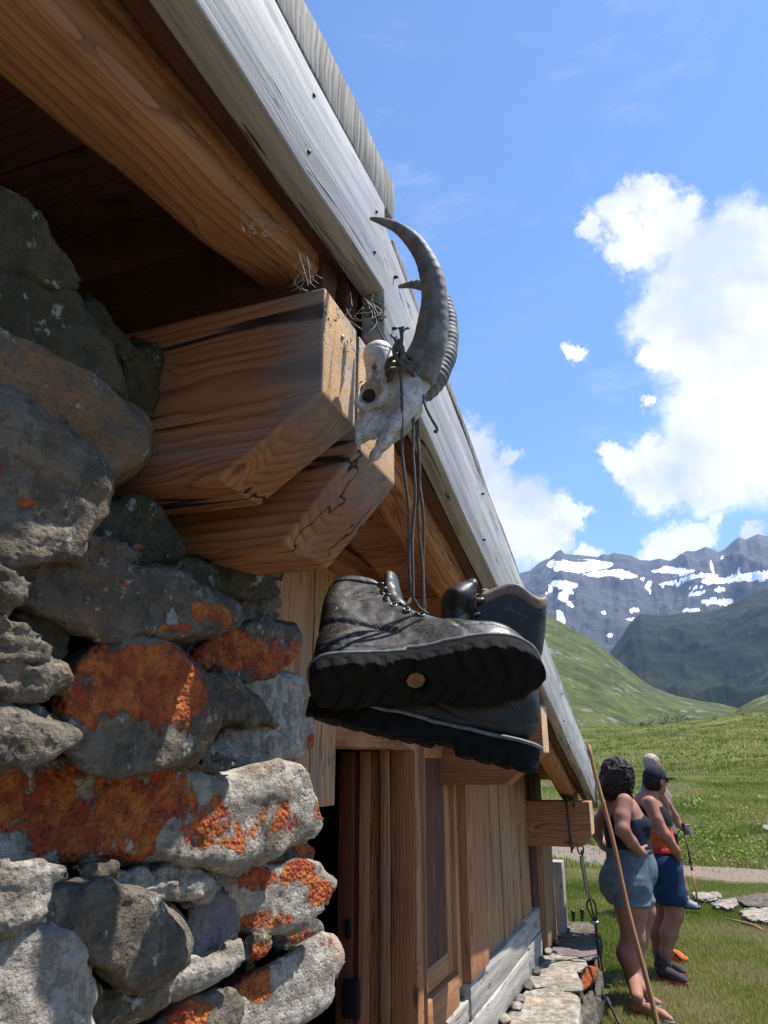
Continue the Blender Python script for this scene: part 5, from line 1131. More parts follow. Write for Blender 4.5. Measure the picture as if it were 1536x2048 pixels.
A = [np.cross(fd / np.linalg.norm(fd), UP), fd / np.linalg.norm(fd), UP]
cf = smax(ell(g2, HP(0, -.008, .030), (.086, .103, .100), A), HP(0, 0, .018)[2] - g2[..., 2], .008)
br = smax(ell(g2, HP(0, .105, .026), (.070, .095, .012), A) , -(ell(g2, HP(0, -.008, .02), (.07, .085, .10), A)), .004)
V, Fq = surfnet(smin(cf, br, .008), l2, .0055); obj('cap', V, Fq, M_capc, mn, label='dark navy baseball cap')
hf = smax(ell(g2, HP(0, -.028, .0), (.082, .088, .095), A) + .006 * fbm(g2 * 50, 3, 2), g2[..., 2] - HP(0, 0, .025)[2], .006); hf = smax(hf, (g2 - HP(0, 0, 0)) @ A[1] - .01, .01); V, Fq = surfnet(hf, l2, .0055); obj('hair', V, Fq, M_hair, mn)
gl = [tube([HP(-.055, .080, .002), HP(-.030, .098, .004), HP(0, .104, .006), HP(.030, .098, .004), HP(.055, .080, .002)], [.008, .015, .006, .015, .008], 8, sub=4)[:2], tube([HP(-.060, .07, .004), HP(-.080, .0, .004)], .003, 5)[:2], tube([HP(.060, .07, .004), HP(.080, .0, .004)], .003, 5)[:2]]
V, F = merge(gl); obj('sunglasses', V, F, M_grip, mn)
def shoe(parent, heel, toe, mat, sole, w_=.045, name='shoe', hgt=.075):
    heel = np.array(heel, float); toe = np.array(toe, float); d = toe - heel; L = np.linalg.norm(d); d /= L
    g3, l3 = grid(np.minimum(heel, toe) - [.08, .08, .02], np.maximum(heel, toe) + [.08, .08, .16], .0055)
    f = chain(g3, [(heel + d * .03 + UP * .045, w_ * .85), (heel + d * L * .45 + UP * .045, w_ * .9), (heel + d * L * .8 + UP * .030, w_ * .85), (heel + d * (L - .02) + UP * .022, w_ * .5)], .02)
    f = smin(f, chain(g3, [(heel + d * .045 + UP * .06, .042), (heel + d * .05 + UP * (hgt + .03), .040)], .02), .02); f = smax(f, -(g3[..., 2] - heel[2] - .012), .004); f = f + .002 * fbm(g3 * 40, 3, 3)
    V, Fq = surfnet(f, l3, .0055); s_ = obj(name, V, Fq, mat, parent)
    fs = smax(chain(g3 * np.array([1, 1, .2]), [((heel + d * .03) * [1, 1, .2], w_ * .92), ((heel + d * L * .5) * [1, 1, .2], w_ * .86), ((heel + d * L * .78) * [1, 1, .2], w_ * .98), ((heel + d * (L - .02)) * [1, 1, .2], w_ * .55)], .02), np.abs(g3[..., 2] - heel[2] - .010) - .012, .005)
    V, Fq = surfnet(fs, l3, .0055); obj('outsole', V, Fq, sole, s_); return s_
fo = lambda x, y, z=0.0: PZ(x, y, z)
shoe(mn, fo(1318, 1958, .005), fo(1376, 1972, .005), M_shoe, M_red); shoe(mn, fo(1314, 1938, .005), fo(1372, 1953, .005), M_shoe, M_red)
for (x, y, o) in ((1332, 1930, -.10), (1320, 1922, .12)):
    V, F, _ = tube([Q(x, y - 4, o), Q(x, y + 12, o)], [.044, .046], 16, sub=2); obj('sock', V, F, M_blackc, mn)

# --- grey haired walker with a pole
D3 = 9.3; Q = lambda x, y, o=0: PD(x, y, D3 + o)
p3_ = thing('person', tuple(PZ(1345, 1818, 0)), 'grey haired person half hidden behind the capped one, leaning on a trekking pole', 'person', 'walkers resting by the hut')
G, lo = grid(np.min([Q(1270, 1830, -.4), Q(1400, 1830, .4)], 0) + [0, 0, -.02], np.array([*np.max([Q(1270, 1830, -.4), Q(1405, 1830, .4)], 0)[:2], Q(1300, 1500)[2]]) + [.02, .02, 0], .0105)
fd = RGT * .97 + FWD * .2
tor = chain(G, [(Q(1326, 1665, .06), .120), (Q(1326, 1665, -.06), .120), (Q(1322, 1640), .14), (Q(1314, 1600), .145), (Q(1308, 1580), .13)], .05)
tor = smin(tor, chain(G, [(Q(1311, 1572, -.16), .066), (Q(1308, 1568, 0), .085), (Q(1306, 1570, .16), .066)], .04), .05)
legs = smin(chain(G, [(Q(1330, 1670, -.08), .11), (Q(1342, 1720, -.09), .085), (Q(1358, 1755, -.09), .060), (Q(1366, 1780, -.08), .052), (Q(1372, 1806, -.08), .036)], .03), chain(G, [(Q(1326, 1670, .08), .11), (Q(1326, 1720, .09), .085), (Q(1322, 1755, .09), .060), (Q(1322, 1790, .08), .044), (Q(1322, 1808, .08), .036)], .03), .01)
arm = chain(G, [(Q(1314, 1575, -.18), .056), (Q(1334, 1608, -.20), .050), (Q(1350, 1634, -.20), .046), (Q(1357, 1648, -.22), .038), (Q(1362, 1654, -.25), .028)], .02)
arm2 = chain(G, [(Q(1308, 1572, .18), .054), (Q(1312, 1610, .22), .046), (Q(1322, 1640, .20), .038)], .02)
hd, HP = head(G, Q(1305, 1530), fd, 1.02); neck = chain(G, [(Q(1308, 1568), .06), (Q(1306, 1545), .055)], .02)
body = smin(tor, legs, .04); 
for f_ in (arm, arm2): body = smin(body, f_, .02)
body = smin(smin(body, neck, .03), hd, .018); body = smin(body, hand(G, Q(1362, 1654, -.25), RGT * .8 - UP * .5, -FWD, 1, 1.1, 1.3), .01)
V, Fq = surfnet(body, lo, .0105); obj('body', V, Fq, M_skin2, p3_)
Z_ = G[..., 2]; t3 = smax(smin(tor, arm2, .02) - .010, zof(1668, D3) - Z_, .01); t3 = smax(t3, Z_ - zof(1560, D3), .01); V, Fq = surfnet(smax(t3, -(arm - .012), .004), lo, .0105); obj('shirt', V, Fq, M_shirt, p3_)
s3 = smax(smin(tor, legs, .05) - .02, Z_ - zof(1664, D3), .01); s3 = smax(s3, zof(1735, D3) - Z_, .01); V, Fq = surfnet(s3, lo, .0105); obj('shorts', V, Fq, M_blackc, p3_)
g2, l2 = grid(HP(0, 0, 0) - .17, HP(0, 0, 0) + .17, .006); A = [np.cross(fd / np.linalg.norm(fd), UP), fd / np.linalg.norm(fd), UP]
hf = smax(ell(g2, HP(0, -.014, .028), (.085, .102, .102), A) + .005 * fbm(g2 * 50, 3, 2), -(ell(g2, HP(0, .075, -.03), (.08, .07, .10), A)), .008); V, Fq = surfnet(smax(hf, HP(0, 0, -.05)[2] - g2[..., 2], .01), l2, .006); obj('hair', V, Fq, M_greyhair, p3_, label='short grey blond hair')
shoe(p3_, PD(1364, 1816, D3 - .08), PD(1400, 1822, D3 - .14), M_shoe3, M_grip, .05); shoe(p3_, PD(1316, 1818, D3 + .08), PD(1346, 1822, D3 + .05), M_shoe3, M_grip, .05)
for (x, y, o) in ((1371, 1804, -.08),):
    V, F, _ = tube([Q(x - 3, y - 12, o), Q(x + 1, y + 6, o)], [.044, .044], 14, sub=2); obj('sock', V, F, M_blackc, p3_)

def trek_pole(top, bot, label, lower, strap=True, basket=True, grp=None):
    top = np.array(top, float); bot = np.array(bot, float); d = (bot - top); L = np.linalg.norm(d); d /= L
    t_ = thing('trekking_pole', tuple(bot), label, 'trekking pole', grp)
    V, F, _ = tube([top + d * .0, top + d * .02, top + d * .07, top + d * .12], [.014, .019, .015, .013], 10, sub=3); obj('grip', V, F, M_grip, t_)
    V, F, _ = tube([top + d * .12, top + d * L * .55], .0095, 8); obj('upper_shaft', V, F, M_grip, t_)
    V, F, _ = tube([top + d * L * .55, top + d * (L - .03)], .009, 8); obj('lower_shaft', V, F, lower, t_)
    V, F, _ = tube([top + d * (L * .55 - .02), top + d * (L * .55 + .02)], .013, 8); obj('clamp', V, F, M_grip, t_)
    V, F, _ = tube([top + d * (L - .035), top + d * L], [.008, .003], 8); obj('tip', V, F, M_steel, t_)
    if basket: V, F, _ = tube([top + d * (L - .07), top + d * (L - .062)], [.03, .028], 14); obj('basket', V, F, M_grip, t_)
    if strap:
        V, F, _ = tube([top + d * .01, top + d * .06 + RGT * .03, top + d * .12 + RGT * .06, top + d * .11 + RGT * .075, top + d * .04 + RGT * .03], .005, 5, sub=3); obj('wrist_strap', V, F, plain('blue_webbing', (.06, .09, .35), .8), t_)
    return t_
M_orp = plain('orange_shaft', (.55, .17, .03), .4)
trek_pole(PD(1366, 1645, D3 - .27), PD(1398, 1815, D3 - .45), 'black and orange trekking pole held by the grey haired walker', M_orp)
# small orange bag on the grass
g3, l3 = grid(PZ(1354, 1925, 0) - [.11, .11, .02], PZ(1354, 1925, 0) + [.11, .11, .13], .006); c = PZ(1354, 1926, 0)
f = ell(g3, c + [-.02, 0, .045], (.075, .05, .055)); f = smin(f, ell(g3, c + [.04, .01, .028], (.055, .04, .030)), .03) + .006 * fbm(g3 * 25, 3, 4); V, Fq = surfnet(smax(f, -(g3[..., 2] - c[2]), .004), l3, .006)
bag = thing('bag', tuple(c), 'small bright orange bag on the grass behind the capped person', 'bag'); obj('pouch', V, Fq, M_orange, bag)
V, F, _ = tube([c + [-.06, -.03, .06], c + [-.02, -.05, .09], c + [.04, -.05, .03]], .008, 6, sub=4); obj('strap', V, F, M_grip, bag)
# ------------------------------------------------------------------ stone ledge along the foot of the hut
ledge = thing('stone_ledge', (-.78, 5.2, 0), 'low ledge of flat sunlit schist slabs along the foot of the timber wall', 'stone ledge')
q4 = lambda P: [(1000 + x / 5.883, 1700 + y / 5.883) for x, y in P]
LP, LN = (-.8, 5, .365), (0, 0, 1)
LS = [([(760, 868), (1112, 868), (1120, 960), (1000, 975), (740, 960)], M_st, .06, 0), ([(700, 950), (1122, 955), (1130, 1030), (900, 1045), (680, 1040)], M_st, .07, 0), ([(670, 1030), (1132, 1020), (1142, 1110), (860, 1150), (640, 1140)], M_st, .08, 0),
      ([(630, 1120), (1142, 1095), (1150, 1210), (1050, 1305), (980, 1280), (630, 1205)], M_st_purple, .12, 0), ([(530, 1225), (990, 1285), (1000, 1392), (905, 1425), (780, 1372), (520, 1300)], M_st_pale, .10, .02), ([(440, 1310), (600, 1330), (560, 1420), (400, 1440)], M_st_pale, .06, .01),
      ([(380, 1460), (640, 1350), (780, 1372), (875, 1425), (935, 1560), (955, 1650), (860, 1645), (620, 1645), (410, 1612), (350, 1510)], M_st_pale, .12, .01), ([(385, 1652), (760, 1640), (895, 1720), (918, 1900), (940, 2100), (0, 2120), (120, 1920), (265, 1790), (295, 1690)], M_st_pale, .14, .02)]
for i, (P, mt, T_, pu) in enumerate(LS): rock('stone', q4(P), LP, LN, mt, ledge, T=T_, k=.014, bulge=.012, seed=61 + i, tilt=.0, strata=.006, facets=0, namp=.010, sm=1, h=.0075)
SD = [([(940, 1440), (1060, 1365), (1130, 1420), (1100, 1560), (960, 1650), (925, 1560)], M_st_pale, 1.0), ([(1090, 1240), (1165, 1230), (1180, 1400), (1110, 1430)], M_st, .5), ([(1100, 1420), (1180, 1400), (1200, 1700), (1120, 1760)], M_st, 0), ([(960, 1790), (1060, 1650), (1125, 1780), (1165, 2110), (940, 2110)], M_st, 0), ([(880, 1560), (950, 1650), (980, 1790), (920, 1780)], M_st_green, 0), ([(1110, 1750), (1190, 1700), (1205, 2000), (1150, 2060)], M_st_green, 0)]
for i, (P, mt, li) in enumerate(SD): rock('stone', q4(P), (-.655, 5, .2), (1, -.1, .45), mt, ledge, T=.16, k=.02, bulge=.015, seed=81 + i, tilt=.3, facets=1, namp=.014, lich=li, h=.009)
PB = [(570, 1190, 38), (340, 1600, 52), (240, 1750, 44), (200, 1840, 55), (430, 1430, 40), (660, 1080, 25), (700, 970, 28), (785, 850, 26), (785, 935, 32), (60, 1985, 60), (480, 1285, 30)]
for i, (x, y, r) in enumerate(PB):
    rock('stone', q4([(x + r * math.cos(a), y + r * .85 * math.sin(a)) for a in np.linspace(0, 2 * math.pi, 8)[:-1]]), (-.9, 5, .39), (0, 0, 1), [M_st_pale, M_st, M_st_purple][i % 3], ledge, T=.04, k=.015, bulge=.02, seed=101 + i, tilt=.3, facets=1, namp=.006, h=.006)
# hidden rubble fill that carries the slabs
lf = box8(-1.05, -.70, 3.2, 6.9, -.02, .27, 'y'); V, Gq, Fq = lattice(lf, (30, 4, 4)); V = V + .02 * np.stack([vn(V * 9, 1), vn(V * 9, 2), vn(V * 9, 3) * .4], -1)
obj('rubble_fill', V, Fq, M_st_green, ledge, attrs={'lich': np.zeros(len(V))})

# ------------------------------------------------------------------ tie-down cable
bt_ = PZ(1208, 2036, 0.0); tp_ = np.array([-.705, 5.375, 1.33])
def TC(x, y):
    t_ = (y - 1603) / (2036 - 1603); d0 = float(tp_ @ FWD); d1 = float(bt_ @ FWD); return PD(x, y, d0 + (d1 - d0) * t_)
td = thing('tie_down_cable', tuple(bt_), 'steel tie down cable with turnbuckle from the eave purlin to the ground', 'cable')
M_cable = plain('cable_steel', (.035, .033, .032), .5, .5, .3, 300, .3)
wrap = [(-.70 + o, yy_, zz_) for yy_, zz_, o in ((5.385, 1.335, 0), (5.385, 1.04, .01), (5.5, 1.03, .0), (5.615, 1.05, 0), (5.615, 1.335, 0), (5.5, 1.345, 0), (5.385, 1.335, 0))]
cordm('cable', [(wrap, .006), ([TC(1147, 1606), TC(1152, 1645), TC(1158, 1688)], .007)], td, mat=M_cable, sub=3)
def part(name, pts, r, mat=M_cable, seg=8, sub=3): V, F, _ = tube(pts, r, seg, sub=sub); return obj(name, V, F, mat, td)
part('cable', [TC(1163, 1700), TC(1170, 1740), TC(1180, 1800), TC(1191, 1846)], .0055)
part('shackle', [TC(1158, 1686), TC(1155, 1695), TC(1158, 1706), TC(1165, 1708), TC(1167, 1698), TC(1162, 1688), TC(1158, 1686)], .0055)
tb = part('turnbuckle', [TC(1163, 1712), TC(1164, 1722), TC(1176, 1786), TC(1179, 1796)], [.007, .014, .014, .008], M_steel, 10)
part('cable', [TC(1180, 1796), TC(1174, 1806), TC(1176, 1820), TC(1188, 1842), TC(1191, 1846), TC(1193, 1830), TC(1190, 1808), TC(1184, 1797)], .006)
part('cable_clamp', [TC(1183, 1845), TC(1190, 1845), TC(1197, 1846)], .012, M_steel)
part('cable_clamp', [TC(1149, 1645), TC(1156, 1644)], .013, M_steel)
part('cable', [TC(1190, 1846), TC(1195, 1900), TC(1203, 1985), TC(1208, 2030)], .0065)
part('cable', [TC(1192, 1846), TC(1200, 1910), TC(1209, 1960)], .0055)
part('shackle', [TC(1202, 1985), TC(1199, 1995), TC(1203, 2006), TC(1210, 2004), TC(1209, 1992), TC(1203, 1985)], .006, M_steel)
part('anchor_rod', [bt_ + UP * .10, bt_ - UP * .05], .012)

# wooden pole leaning on the eave
W_pole = wood('peeled_pole', (.36, .19, .085), (.24, .11, .045), greyamt=0, ring=60, knots=False, cracks=.3)
a = PZ(1322, 2085, 0); b_ = PD(1178, 1490, 5.60); n = 24; P_ = [a + (b_ - a) * i / n + RGT * .006 * math.sin(i * .5) for i in range(n + 1)]
V, F, P2 = tube(P_, [.0165 - .003 * i / n for i in range(n + 1)], 12); V = np.array(V); L_ = np.repeat(np.arange(n + 1) * .085, 12); an = np.tile(np.arange(12) * 2 * math.pi / 12, n + 1)
V += .0012 * np.stack([vn(V * 30, 1), vn(V * 30, 2), 0 * V[:, 0]], -1)
po = obj('wooden_pole', V, F, W_pole, gr=np.stack([L_, np.cos(an) * .015 + .03, np.sin(an) * .015], 1)); tag(po, 'long peeled wooden pole leaning against the far end of the eave', 'pole', )

# trekking poles
trek_pole(PD(1146, 1822, 6.95), PZ(1150, 1905, 0), 'black pole grip showing behind the ledge, next to the wall', M_grip, False, False, 'poles parked behind the ledge')
trek_pole(PD(1164, 1819, 6.85), PZ(1166, 1912, 0), 'black pole grip with bright top showing behind the ledge, farther from the wall', M_grip, False, False, 'poles parked behind the ledge')
trek_pole(PD(1212, 1996, 5.75), PZ(1272, 2110, 0), 'dark trekking pole propped against the near end of the ledge', M_grip, False, False)

# roll of wire mesh on the wall
mr = []; c0 = PD(566, 1138, 1.56); axd = -RGT * .9 + UP * .05 + FWD * -.2; axd = axd / np.linalg.norm(axd); e1_ = np.cross(axd, UP); e1_ /= np.linalg.norm(e1_); e2_ = np.cross(axd, e1_)
def cylp(s, a): r_ = .026 + .002 * math.sin(3 * a); return c0 + axd * s + (e1_ * math.cos(a) + e2_ * math.sin(a)) * r_
for k in range(22):
    for dr in (1, -1): mr.append(([cylp(s * .012, 2 * math.pi * k / 22 + dr * s * .30) for s in range(0, 13)], .0006))
for r_ in (.026, .020, .013, .007): mr.append(([c0 + (e1_ * math.cos(a) + e2_ * math.sin(a)) * r_ for a in np.linspace(0, 2 * math.pi, 19)], .0006))
for k in range(14):
    a = 2 * math.pi * k / 14; mr.append(([c0 + (e1_ * math.cos(a + .25 * i) + e2_ * math.sin(a + .25 * i)) * (.004 + .0055 * i) for i in range(5)], .0005))
tag(cordm('wire_mesh', mr, None, mat=M_cable, sub=1, seg=5), 'small roll of rusty wire mesh tucked on top of the stone wall', 'wire mesh')

# cobwebs
m, t, b = material('cobweb'); b.inputs['Base Color'].default_value = (.55, .52, .46, 1); b.inputs['Roughness'].default_value = .5; M_web = m
wl = []; rs = random.Random(11); bp = (-.60, .8, 2.30); bn = (.25, .0, 1)
WP = lambda x, y, o=0: PP(x, y, (-.50 + .0, .9, 2.36), (.9, -.35, .6)) - FWD * (.02 + o)
for i in range(26):
    x, y = rs.uniform(480, 560), rs.uniform(285, 400); L = rs.uniform(40, 130); pts = [(x, y)]
    for k in range(5): x += rs.uniform(-5, 9); y += L / 5; pts.append((x, y))
    wl.append(([WP(px_, py_, rs.uniform(0, .01)) for px_, py_ in pts if py_ < 505], .00022)) if len([1 for q in pts if q[1] < 505]) > 2 else None
for i in range(46):
    cx_, cy_ = rs.uniform(505, 572), rs.uniform(400, 490); pts = [(cx_ + rs.uniform(-9, 9), cy_ + rs.uniform(-9, 9)) for _ in range(4)]
    wl.append(([WP(px_, py_, rs.uniform(0, .006)) for px_, py_ in pts], .00026))
for (xa, ya, xb, yb) in ((375, 245, 420, 310), (420, 310, 455, 400), (500, 340, 520, 352), (600, 520, 620, 590), (612, 500, 624, 585), (470, 300, 560, 320), (480, 330, 570, 345)):
    wl.append(([WP(xa, ya), WP((xa + xb) / 2 + 2, (ya + yb) / 2 + 4), WP(xb, yb)], .0002))
tag(cordm('cobweb', wl, None, mat=M_web, sub=3, seg=4), 'torn grey cobweb hanging from the near verge rafter', 'cobweb')
wl = []
for i in range(22):
    x, y = rs.uniform(590, 625), rs.uniform(500, 560); wl.append(([PD(x + rs.uniform(-12, 12) * k, y + 14 * k, 1.02) for k in range(3)], .0002))
for i in range(10):
    x, y = rs.uniform(690, 760), rs.uniform(585, 640); wl.append(([PD(x, y, 1.08), PD(x + rs.uniform(-20, 25), y + rs.uniform(8, 26), 1.08), PD(x + rs.uniform(-20, 35), y + rs.uniform(20, 46), 1.07)], .0003))
tag(cordm('cobweb', wl, None, mat=M_web, sub=3, seg=4), 'fine cobweb threads over the near ridge purlin end', 'cobweb')
M_twig = plain('dry_twig', (.045, .035, .028), .85); tw = []
for i in range(26):
    x, y = rs.uniform(738, 768), rs.uniform(612, 648); tw.append(([PD(x, y, 1.13), PD(x + rs.uniform(-12, 12), y + rs.uniform(-9, 9), 1.12), PD(x + rs.uniform(-22, 22), y + rs.uniform(-16, 16), 1.12)], rs.uniform(.0006, .0016)))
tw.append(([PD(748, 640, 1.12), PD(762, 668, 1.11), PD(776, 690, 1.09), PD(790, 705, 1.06)], .0014))
tag(cordm('twig_clump', tw, None, mat=M_twig, sub=2, seg=5), 'small clump of dry twigs caught above the skull', 'twigs')
# screw and splinter on the ridge log
V, F, _ = tube([np.array([-.449, 1.01, 2.232]), np.array([-.444, 1.01, 2.232])], [.0045, .0045], 10); obj('screw', V, F, M_steel, hut)

# ------------------------------------------------------------------ flat stones and stick by the path
SL = [([(1378, 1789), (1410, 1785), (1446, 1789), (1438, 1799), (1400, 1801)], M_st_pale, 'long thin flat stone at the path edge nearest the trekking pole tip'),
      ([(1420, 1808), (1469, 1795), (1476, 1806), (1470, 1818), (1436, 1817)], M_st_pale, 'flat stone between the thin stone and the cracked slab heap'),
      ([(1474, 1796), (1545, 1784), (1600, 1800), (1580, 1816), (1500, 1815), (1478, 1806)], M_st, 'broad cracked flat slab nearest the gravel at the right edge'),
      ([(1476, 1818), (1560, 1814), (1610, 1832), (1560, 1845), (1494, 1840)], M_st_pale, 'lower cracked slab beside the stick at the right edge')]
for i, (P, mt, lb) in enumerate(SL):
    c_ = PZ(*np.array(P).mean(0), 0); o = rock('flat_stone', P, (c_[0], c_[1], float(gh(c_[0], c_[1])) + .05), (0, 0, 1), mt, None, T=.10, k=.02, bulge=.01, seed=131 + i, tilt=0, facets=0, namp=.03, strata=.012, h=.014)
    tag(o, lb, 'flat stone', 'flat stones beside the path')
c_ = PZ(1532, 1700, 0); o = rock('pale_rock', [(1524, 1650), (1532, 1646), (1546, 1648), (1548, 1658), (1536, 1661), (1526, 1658)], PD(1532, 1655, 17), (0, 0, 1), M_st_pale, None, T=.2, k=.03, bulge=.03, seed=140, tilt=.2, facets=1, namp=.02, h=.012); tag(o, 'small white rock in the weeds at the right edge', 'rock')
s0, s1 = PZ(1446, 1835, .02), PZ(1530, 1863, .02); V, F, _ = tube([s0, s0 * .6 + s1 * .4 + UP * .012, s0 * .25 + s1 * .75 + UP * .02, s1], [.006, .012, .016, .009], 8, sub=5)
V = np.array(V); tag(obj('stick', V, F, W_pole, gr=V * [1, 1, 1]), 'pale split stick lying on the grass below the slabs', 'stick')

# ------------------------------------------------------------------ vegetation
def leafmat(name, cols, trans=.35, rough=.6):
    m, t, b = material(name); v = t.attr('tone', out='Fac'); b.inputs['Roughness'].default_value = rough; b.inputs['Specular IOR Level'].default_value = .25
    pts = [(i / (len(cols) - 1), c_) for i, c_ in enumerate(cols)]; c = t.ramp(v, pts); t.put(b.inputs['Base Color'], c)
    tr = t.n('ShaderNodeBsdfTranslucent', {'Color': c}); mx_ = t.n('ShaderNodeMixShader', {0: trans, 1: b.outputs[0], 2: tr.outputs[0]}); out = [n for n in m.node_tree.nodes if n.type == 'OUTPUT_MATERIAL'][0]
    m.node_tree.links.new(mx_.outputs[0], out.inputs[0]); return m
M_grass = leafmat('grass_blades', [(.09, .135, .018), (.19, .235, .036), (.31, .30, .075), (.45, .37, .19)])
M_weed = leafmat('weed_leaves', [(.07, .12, .018), (.16, .22, .03), (.28, .32, .06), (.16, .085, .04), (.24, .16, .075)])
rg_ = np.random.RandomState(5)
def on_path(x, y):
    f = -x * math.sin(YAW) + y * math.cos(YAW); r = x * math.cos(YAW) + y * math.sin(YAW); pxx = 768 + 1583 * r / f
    cpx = [(700, 17.5), (1000, 16.0), (1150, 14.6), (1250, 13.6), (1400, 12.6), (1536, 12.2), (1900, 11.4), (2600, 10.5)]
    c_ = np.interp(pxx, [q[0] for q in cpx], [q[1] for q in cpx]); hw = .78 + .22 * np.sin(pxx * .009) + .12 * np.sin(pxx * .031 + 1) + .45 * np.interp(pxx, [1150, 1300], [1, 0]) + .18 * fbm(np.stack([x * 2.2, y * 2.2, x * 0], -1), 3, 4)
    return np.abs(f - c_) < hw
def blades(n, r0, r1, h0, h1, w0, w1, az0=-10, az1=10, name='grass', mat=None, pw=.5, lean=.6, keep=None, label='', tonef=None):
    az_ = np.radians(rg_.uniform(az0, az1, n)); u = rg_.rand(n); r = (r0 ** pw + u * (r1 ** pw - r0 ** pw)) ** (1 / pw)
    x, y = r * np.sin(az_), r * np.cos(az_); ok = ~on_path(x, y) | (rg_.rand(n) < .03); ok &= ~((x < -.62) & (y < 7.0)); 
    if keep is not None: ok &= keep(x, y)
    x, y, r = x[ok], y[ok], r[ok]; n = len(x); z = gh(x, y) - .004; sc = 1 + r * .02
    cl_ = fbm(np.stack([x * 1.3, y * 1.3, x * 0], -1), 3, 21); hgt = (h0 + (h1 - h0) * rg_.rand(n)) * (1 + .7 * cl_); wd = (w0 + (w1 - w0) * rg_.rand(n)) * sc
    th = rg_.uniform(0, 2 * math.pi, n); ln = rg_.uniform(0, 2 * math.pi, n); la = rg_.rand(n) * lean * hgt
    b0 = np.stack([x - np.cos(th) * wd, y - np.sin(th) * wd, z], 1); b1_ = np.stack([x + np.cos(th) * wd, y + np.sin(th) * wd, z], 1)
    m0 = np.stack([x - np.cos(th) * wd * .7 + np.cos(ln) * la * .4, y - np.sin(th) * wd * .7 + np.sin(ln) * la * .4, z + hgt * .55], 1); m1 = m0 + np.stack([np.cos(th) * wd * 1.4, np.sin(th) * wd * 1.4, th * 0], 1)
    tp = np.stack([x + np.cos(ln) * la, y + np.sin(ln) * la, z + hgt], 1); V = np.stack([b0, b1_, m1, m0, tp], 1).reshape(-1, 3)
    k = np.arange(n) * 5; F4 = np.stack([k, k + 1, k + 2, k + 3], 1); F4b = np.stack([k + 3, k + 2, k + 4, k + 4], 1)
    tris = np.concatenate([np.stack([k, k + 1, k + 2], 1), np.stack([k, k + 2, k + 3], 1), np.stack([k + 3, k + 2, k + 4], 1)])
    tone = np.clip(.54 + .95 * fbm(np.stack([x * .8 + 3, y * .8, x * 0], -1), 4, 61) + .3 * cl_ + rg_.normal(0, .2, n) + (tonef(x, y) if tonef else 0), 0, 1); o = obj(name, V, tris, mat or M_grass, None, smooth=False, attrs={'tone': np.repeat(tone, 5)}, loc=(0, 0, 0)); return tag(o, label, name.replace('_', ' '), kind='stuff')
blades(190000, 4.6, 13, .018, .045, .0016, .0032, -9, 9.5, label='short trampled grass between the hut and the path', pw=.9)
blades(110000, 13.6, 60, .04, .12, .004, .009, -9, 10, name='meadow_grass', label='longer rough grass on the bank beyond the path', pw=.35)
blades(70000, 55, 210, .10, .28, .012, .03, -9, 10, name='far_grass', label='tufted grass up to the crest of the meadow', pw=.8)
def leaves(n, r0, r1, az0, az1, s0, s1, name, label, hmax, seed, pw=.6, br=0):
    rg = np.random.RandomState(seed); nc = n // 14; a_ = np.radians(rg.uniform(az0, az1, nc)); u = rg.rand(nc); r = (r0 ** pw + u * (r1 ** pw - r0 ** pw)) ** (1 / pw)
    cx_, cy2 = r * np.sin(a_), r * np.cos(a_); dens = fbm(np.stack([cx_ * .55, cy2 * .55, cx_ * 0], -1), 3, 33); k_ = (dens > .02) & ~on_path(cx_, cy2); cx_, cy2 = cx_[k_], cy2[k_]; nc = len(cx_)
    x = np.repeat(cx_, 14) + rg.normal(0, .12, nc * 14); y = np.repeat(cy2, 14) + rg.normal(0, .12, nc * 14); n = len(x); z = gh(x, y) + rg.rand(n) * hmax
    s = rg.uniform(s0, s1, n); th = rg.uniform(0, 6.283, n); ti = rg.uniform(-.2, .9, n); d = np.stack([np.cos(th) * np.cos(ti), np.sin(th) * np.cos(ti), np.sin(ti)], 1); w_ = np.stack([-np.sin(th), np.cos(th), 0 * th], 1); p = np.stack([x, y, z], 1)
    Vv = np.stack([p, p + (d * .4 + w_ * .30) * s[:, None], p + d * s[:, None] * [1, 1, .8], p + (d * .4 - w_ * .30) * s[:, None]], 1).reshape(-1, 3); kk = np.arange(n) * 4
    bz = fbm(np.stack([x * .5 + 7, y * .5, x * 0], -1), 3, 44); tone = np.where(bz + rg.normal(0, .25, n) > br, rg.uniform(.62, 1, n), rg.uniform(0, .5, n))
    o = obj(name, Vv, np.stack([kk, kk + 1, kk + 2, kk + 3], 1), M_weed, None, smooth=False, attrs={'tone': np.repeat(tone, 4)}, loc=(0, 0, 0)); return tag(o, label, name, kind='stuff')
leaves(15000, 14.4, 22, -8, 9, .035, .085, 'weeds', 'broad leaved weeds, green and rusty brown, on the bank behind the path', .10, 3, br=.10)
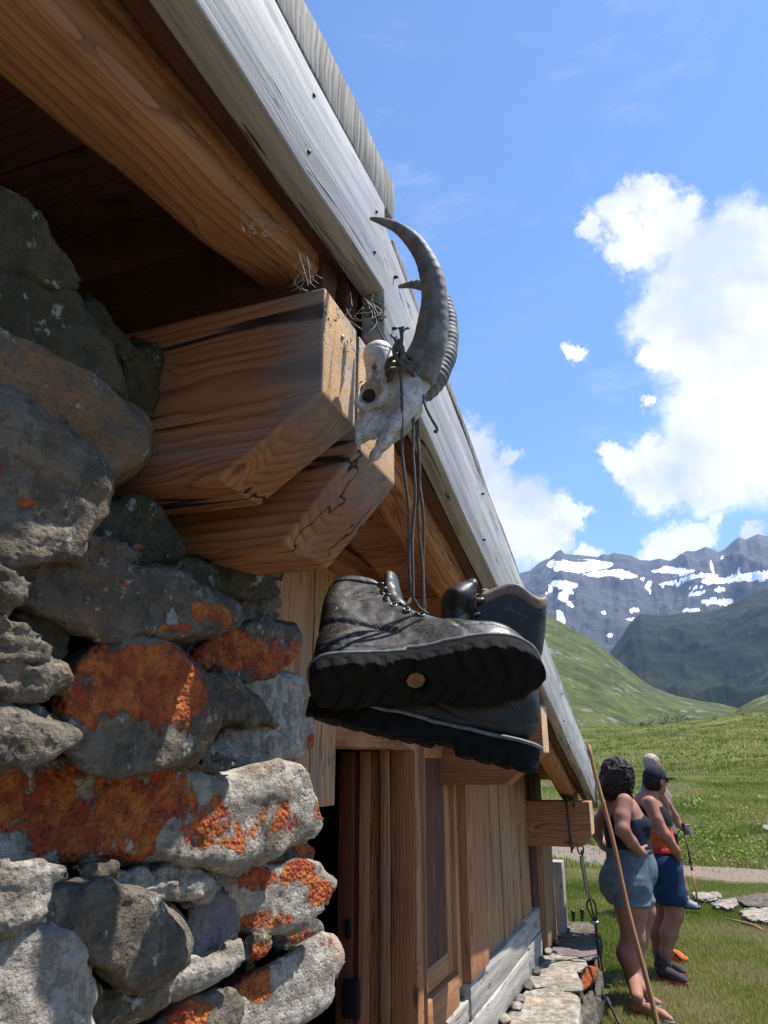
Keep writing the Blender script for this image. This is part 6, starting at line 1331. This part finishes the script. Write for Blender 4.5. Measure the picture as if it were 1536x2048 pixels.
leaves(3500, 23, 60, -8, 9, .07, .16, 'meadow_herbs', 'scattered leafy herbs dotted over the upper meadow', .10, 8, br=.6)
# shrubs in the valley bottom
rg3 = np.random.RandomState(9); Vv = []; tn = []
for i in range(240):
    x_ = rg3.uniform(1200, 1475); y_ = 1468 - 30 * rg3.rand() ** .9 * (.35 + math.exp(-((x_ - 1345) / 70) ** 2)); d_ = 262 + (1468 - y_) * 3.2 + rg3.uniform(-8, 8); c_ = PD(x_, y_ + 6, d_); R_ = rg3.uniform(.8, 2.2) * (1.4 if abs(x_ - 1345) < 70 else .7)
    for k in range(46):
        dd = rg3.normal(0, 1, 3); dd /= np.linalg.norm(dd); p = c_ + dd * R_ * [1.3, 1.3, .9] * rg3.rand() ** .33; s_ = rg3.uniform(.25, .55); a1 = rg3.normal(0, 1, 3); a1 /= np.linalg.norm(a1); a2 = np.cross(a1, dd); Vv += [p, p + a1 * s_, p + (a1 + a2) * s_, p + a2 * s_]; tn += [rg3.uniform(0, .35)] * 4
kk = np.arange(len(Vv) // 4) * 4
tag(obj('shrubs', np.array(Vv), np.stack([kk, kk + 1, kk + 2, kk + 3], 1), leafmat('shrub_leaves', [(.035, .058, .018), (.075, .10, .03), (.12, .14, .045)], .2), None, smooth=False, attrs={'tone': tn}, loc=(0, 0, 0)), 'dark green shrubs massed in the valley bottom', 'shrubs', kind='stuff')

# ------------------------------------------------------------------ air
V, Gq, Fq = lattice(box8(-9500, 9500, -9500, 9500, -140, 1900), (1, 1, 1))
hm = bpy.data.materials.new('haze_air'); hm.use_nodes = True; hm.node_tree.nodes.clear(); ht = NT(hm.node_tree)
hv = ht.n('ShaderNodeVolumePrincipled', {'Color': (.42, .62, 1.0, 1), 'Density': .00006, 'Anisotropy': .15}); ho = ht.n('ShaderNodeOutputMaterial'); hm.node_tree.links.new(hv.outputs[0], ho.inputs['Volume'])
tag(obj('haze', V, Fq, hm, None, smooth=False, loc=(0, 0, 0)), 'pale blue mountain air', 'haze', kind='stuff')
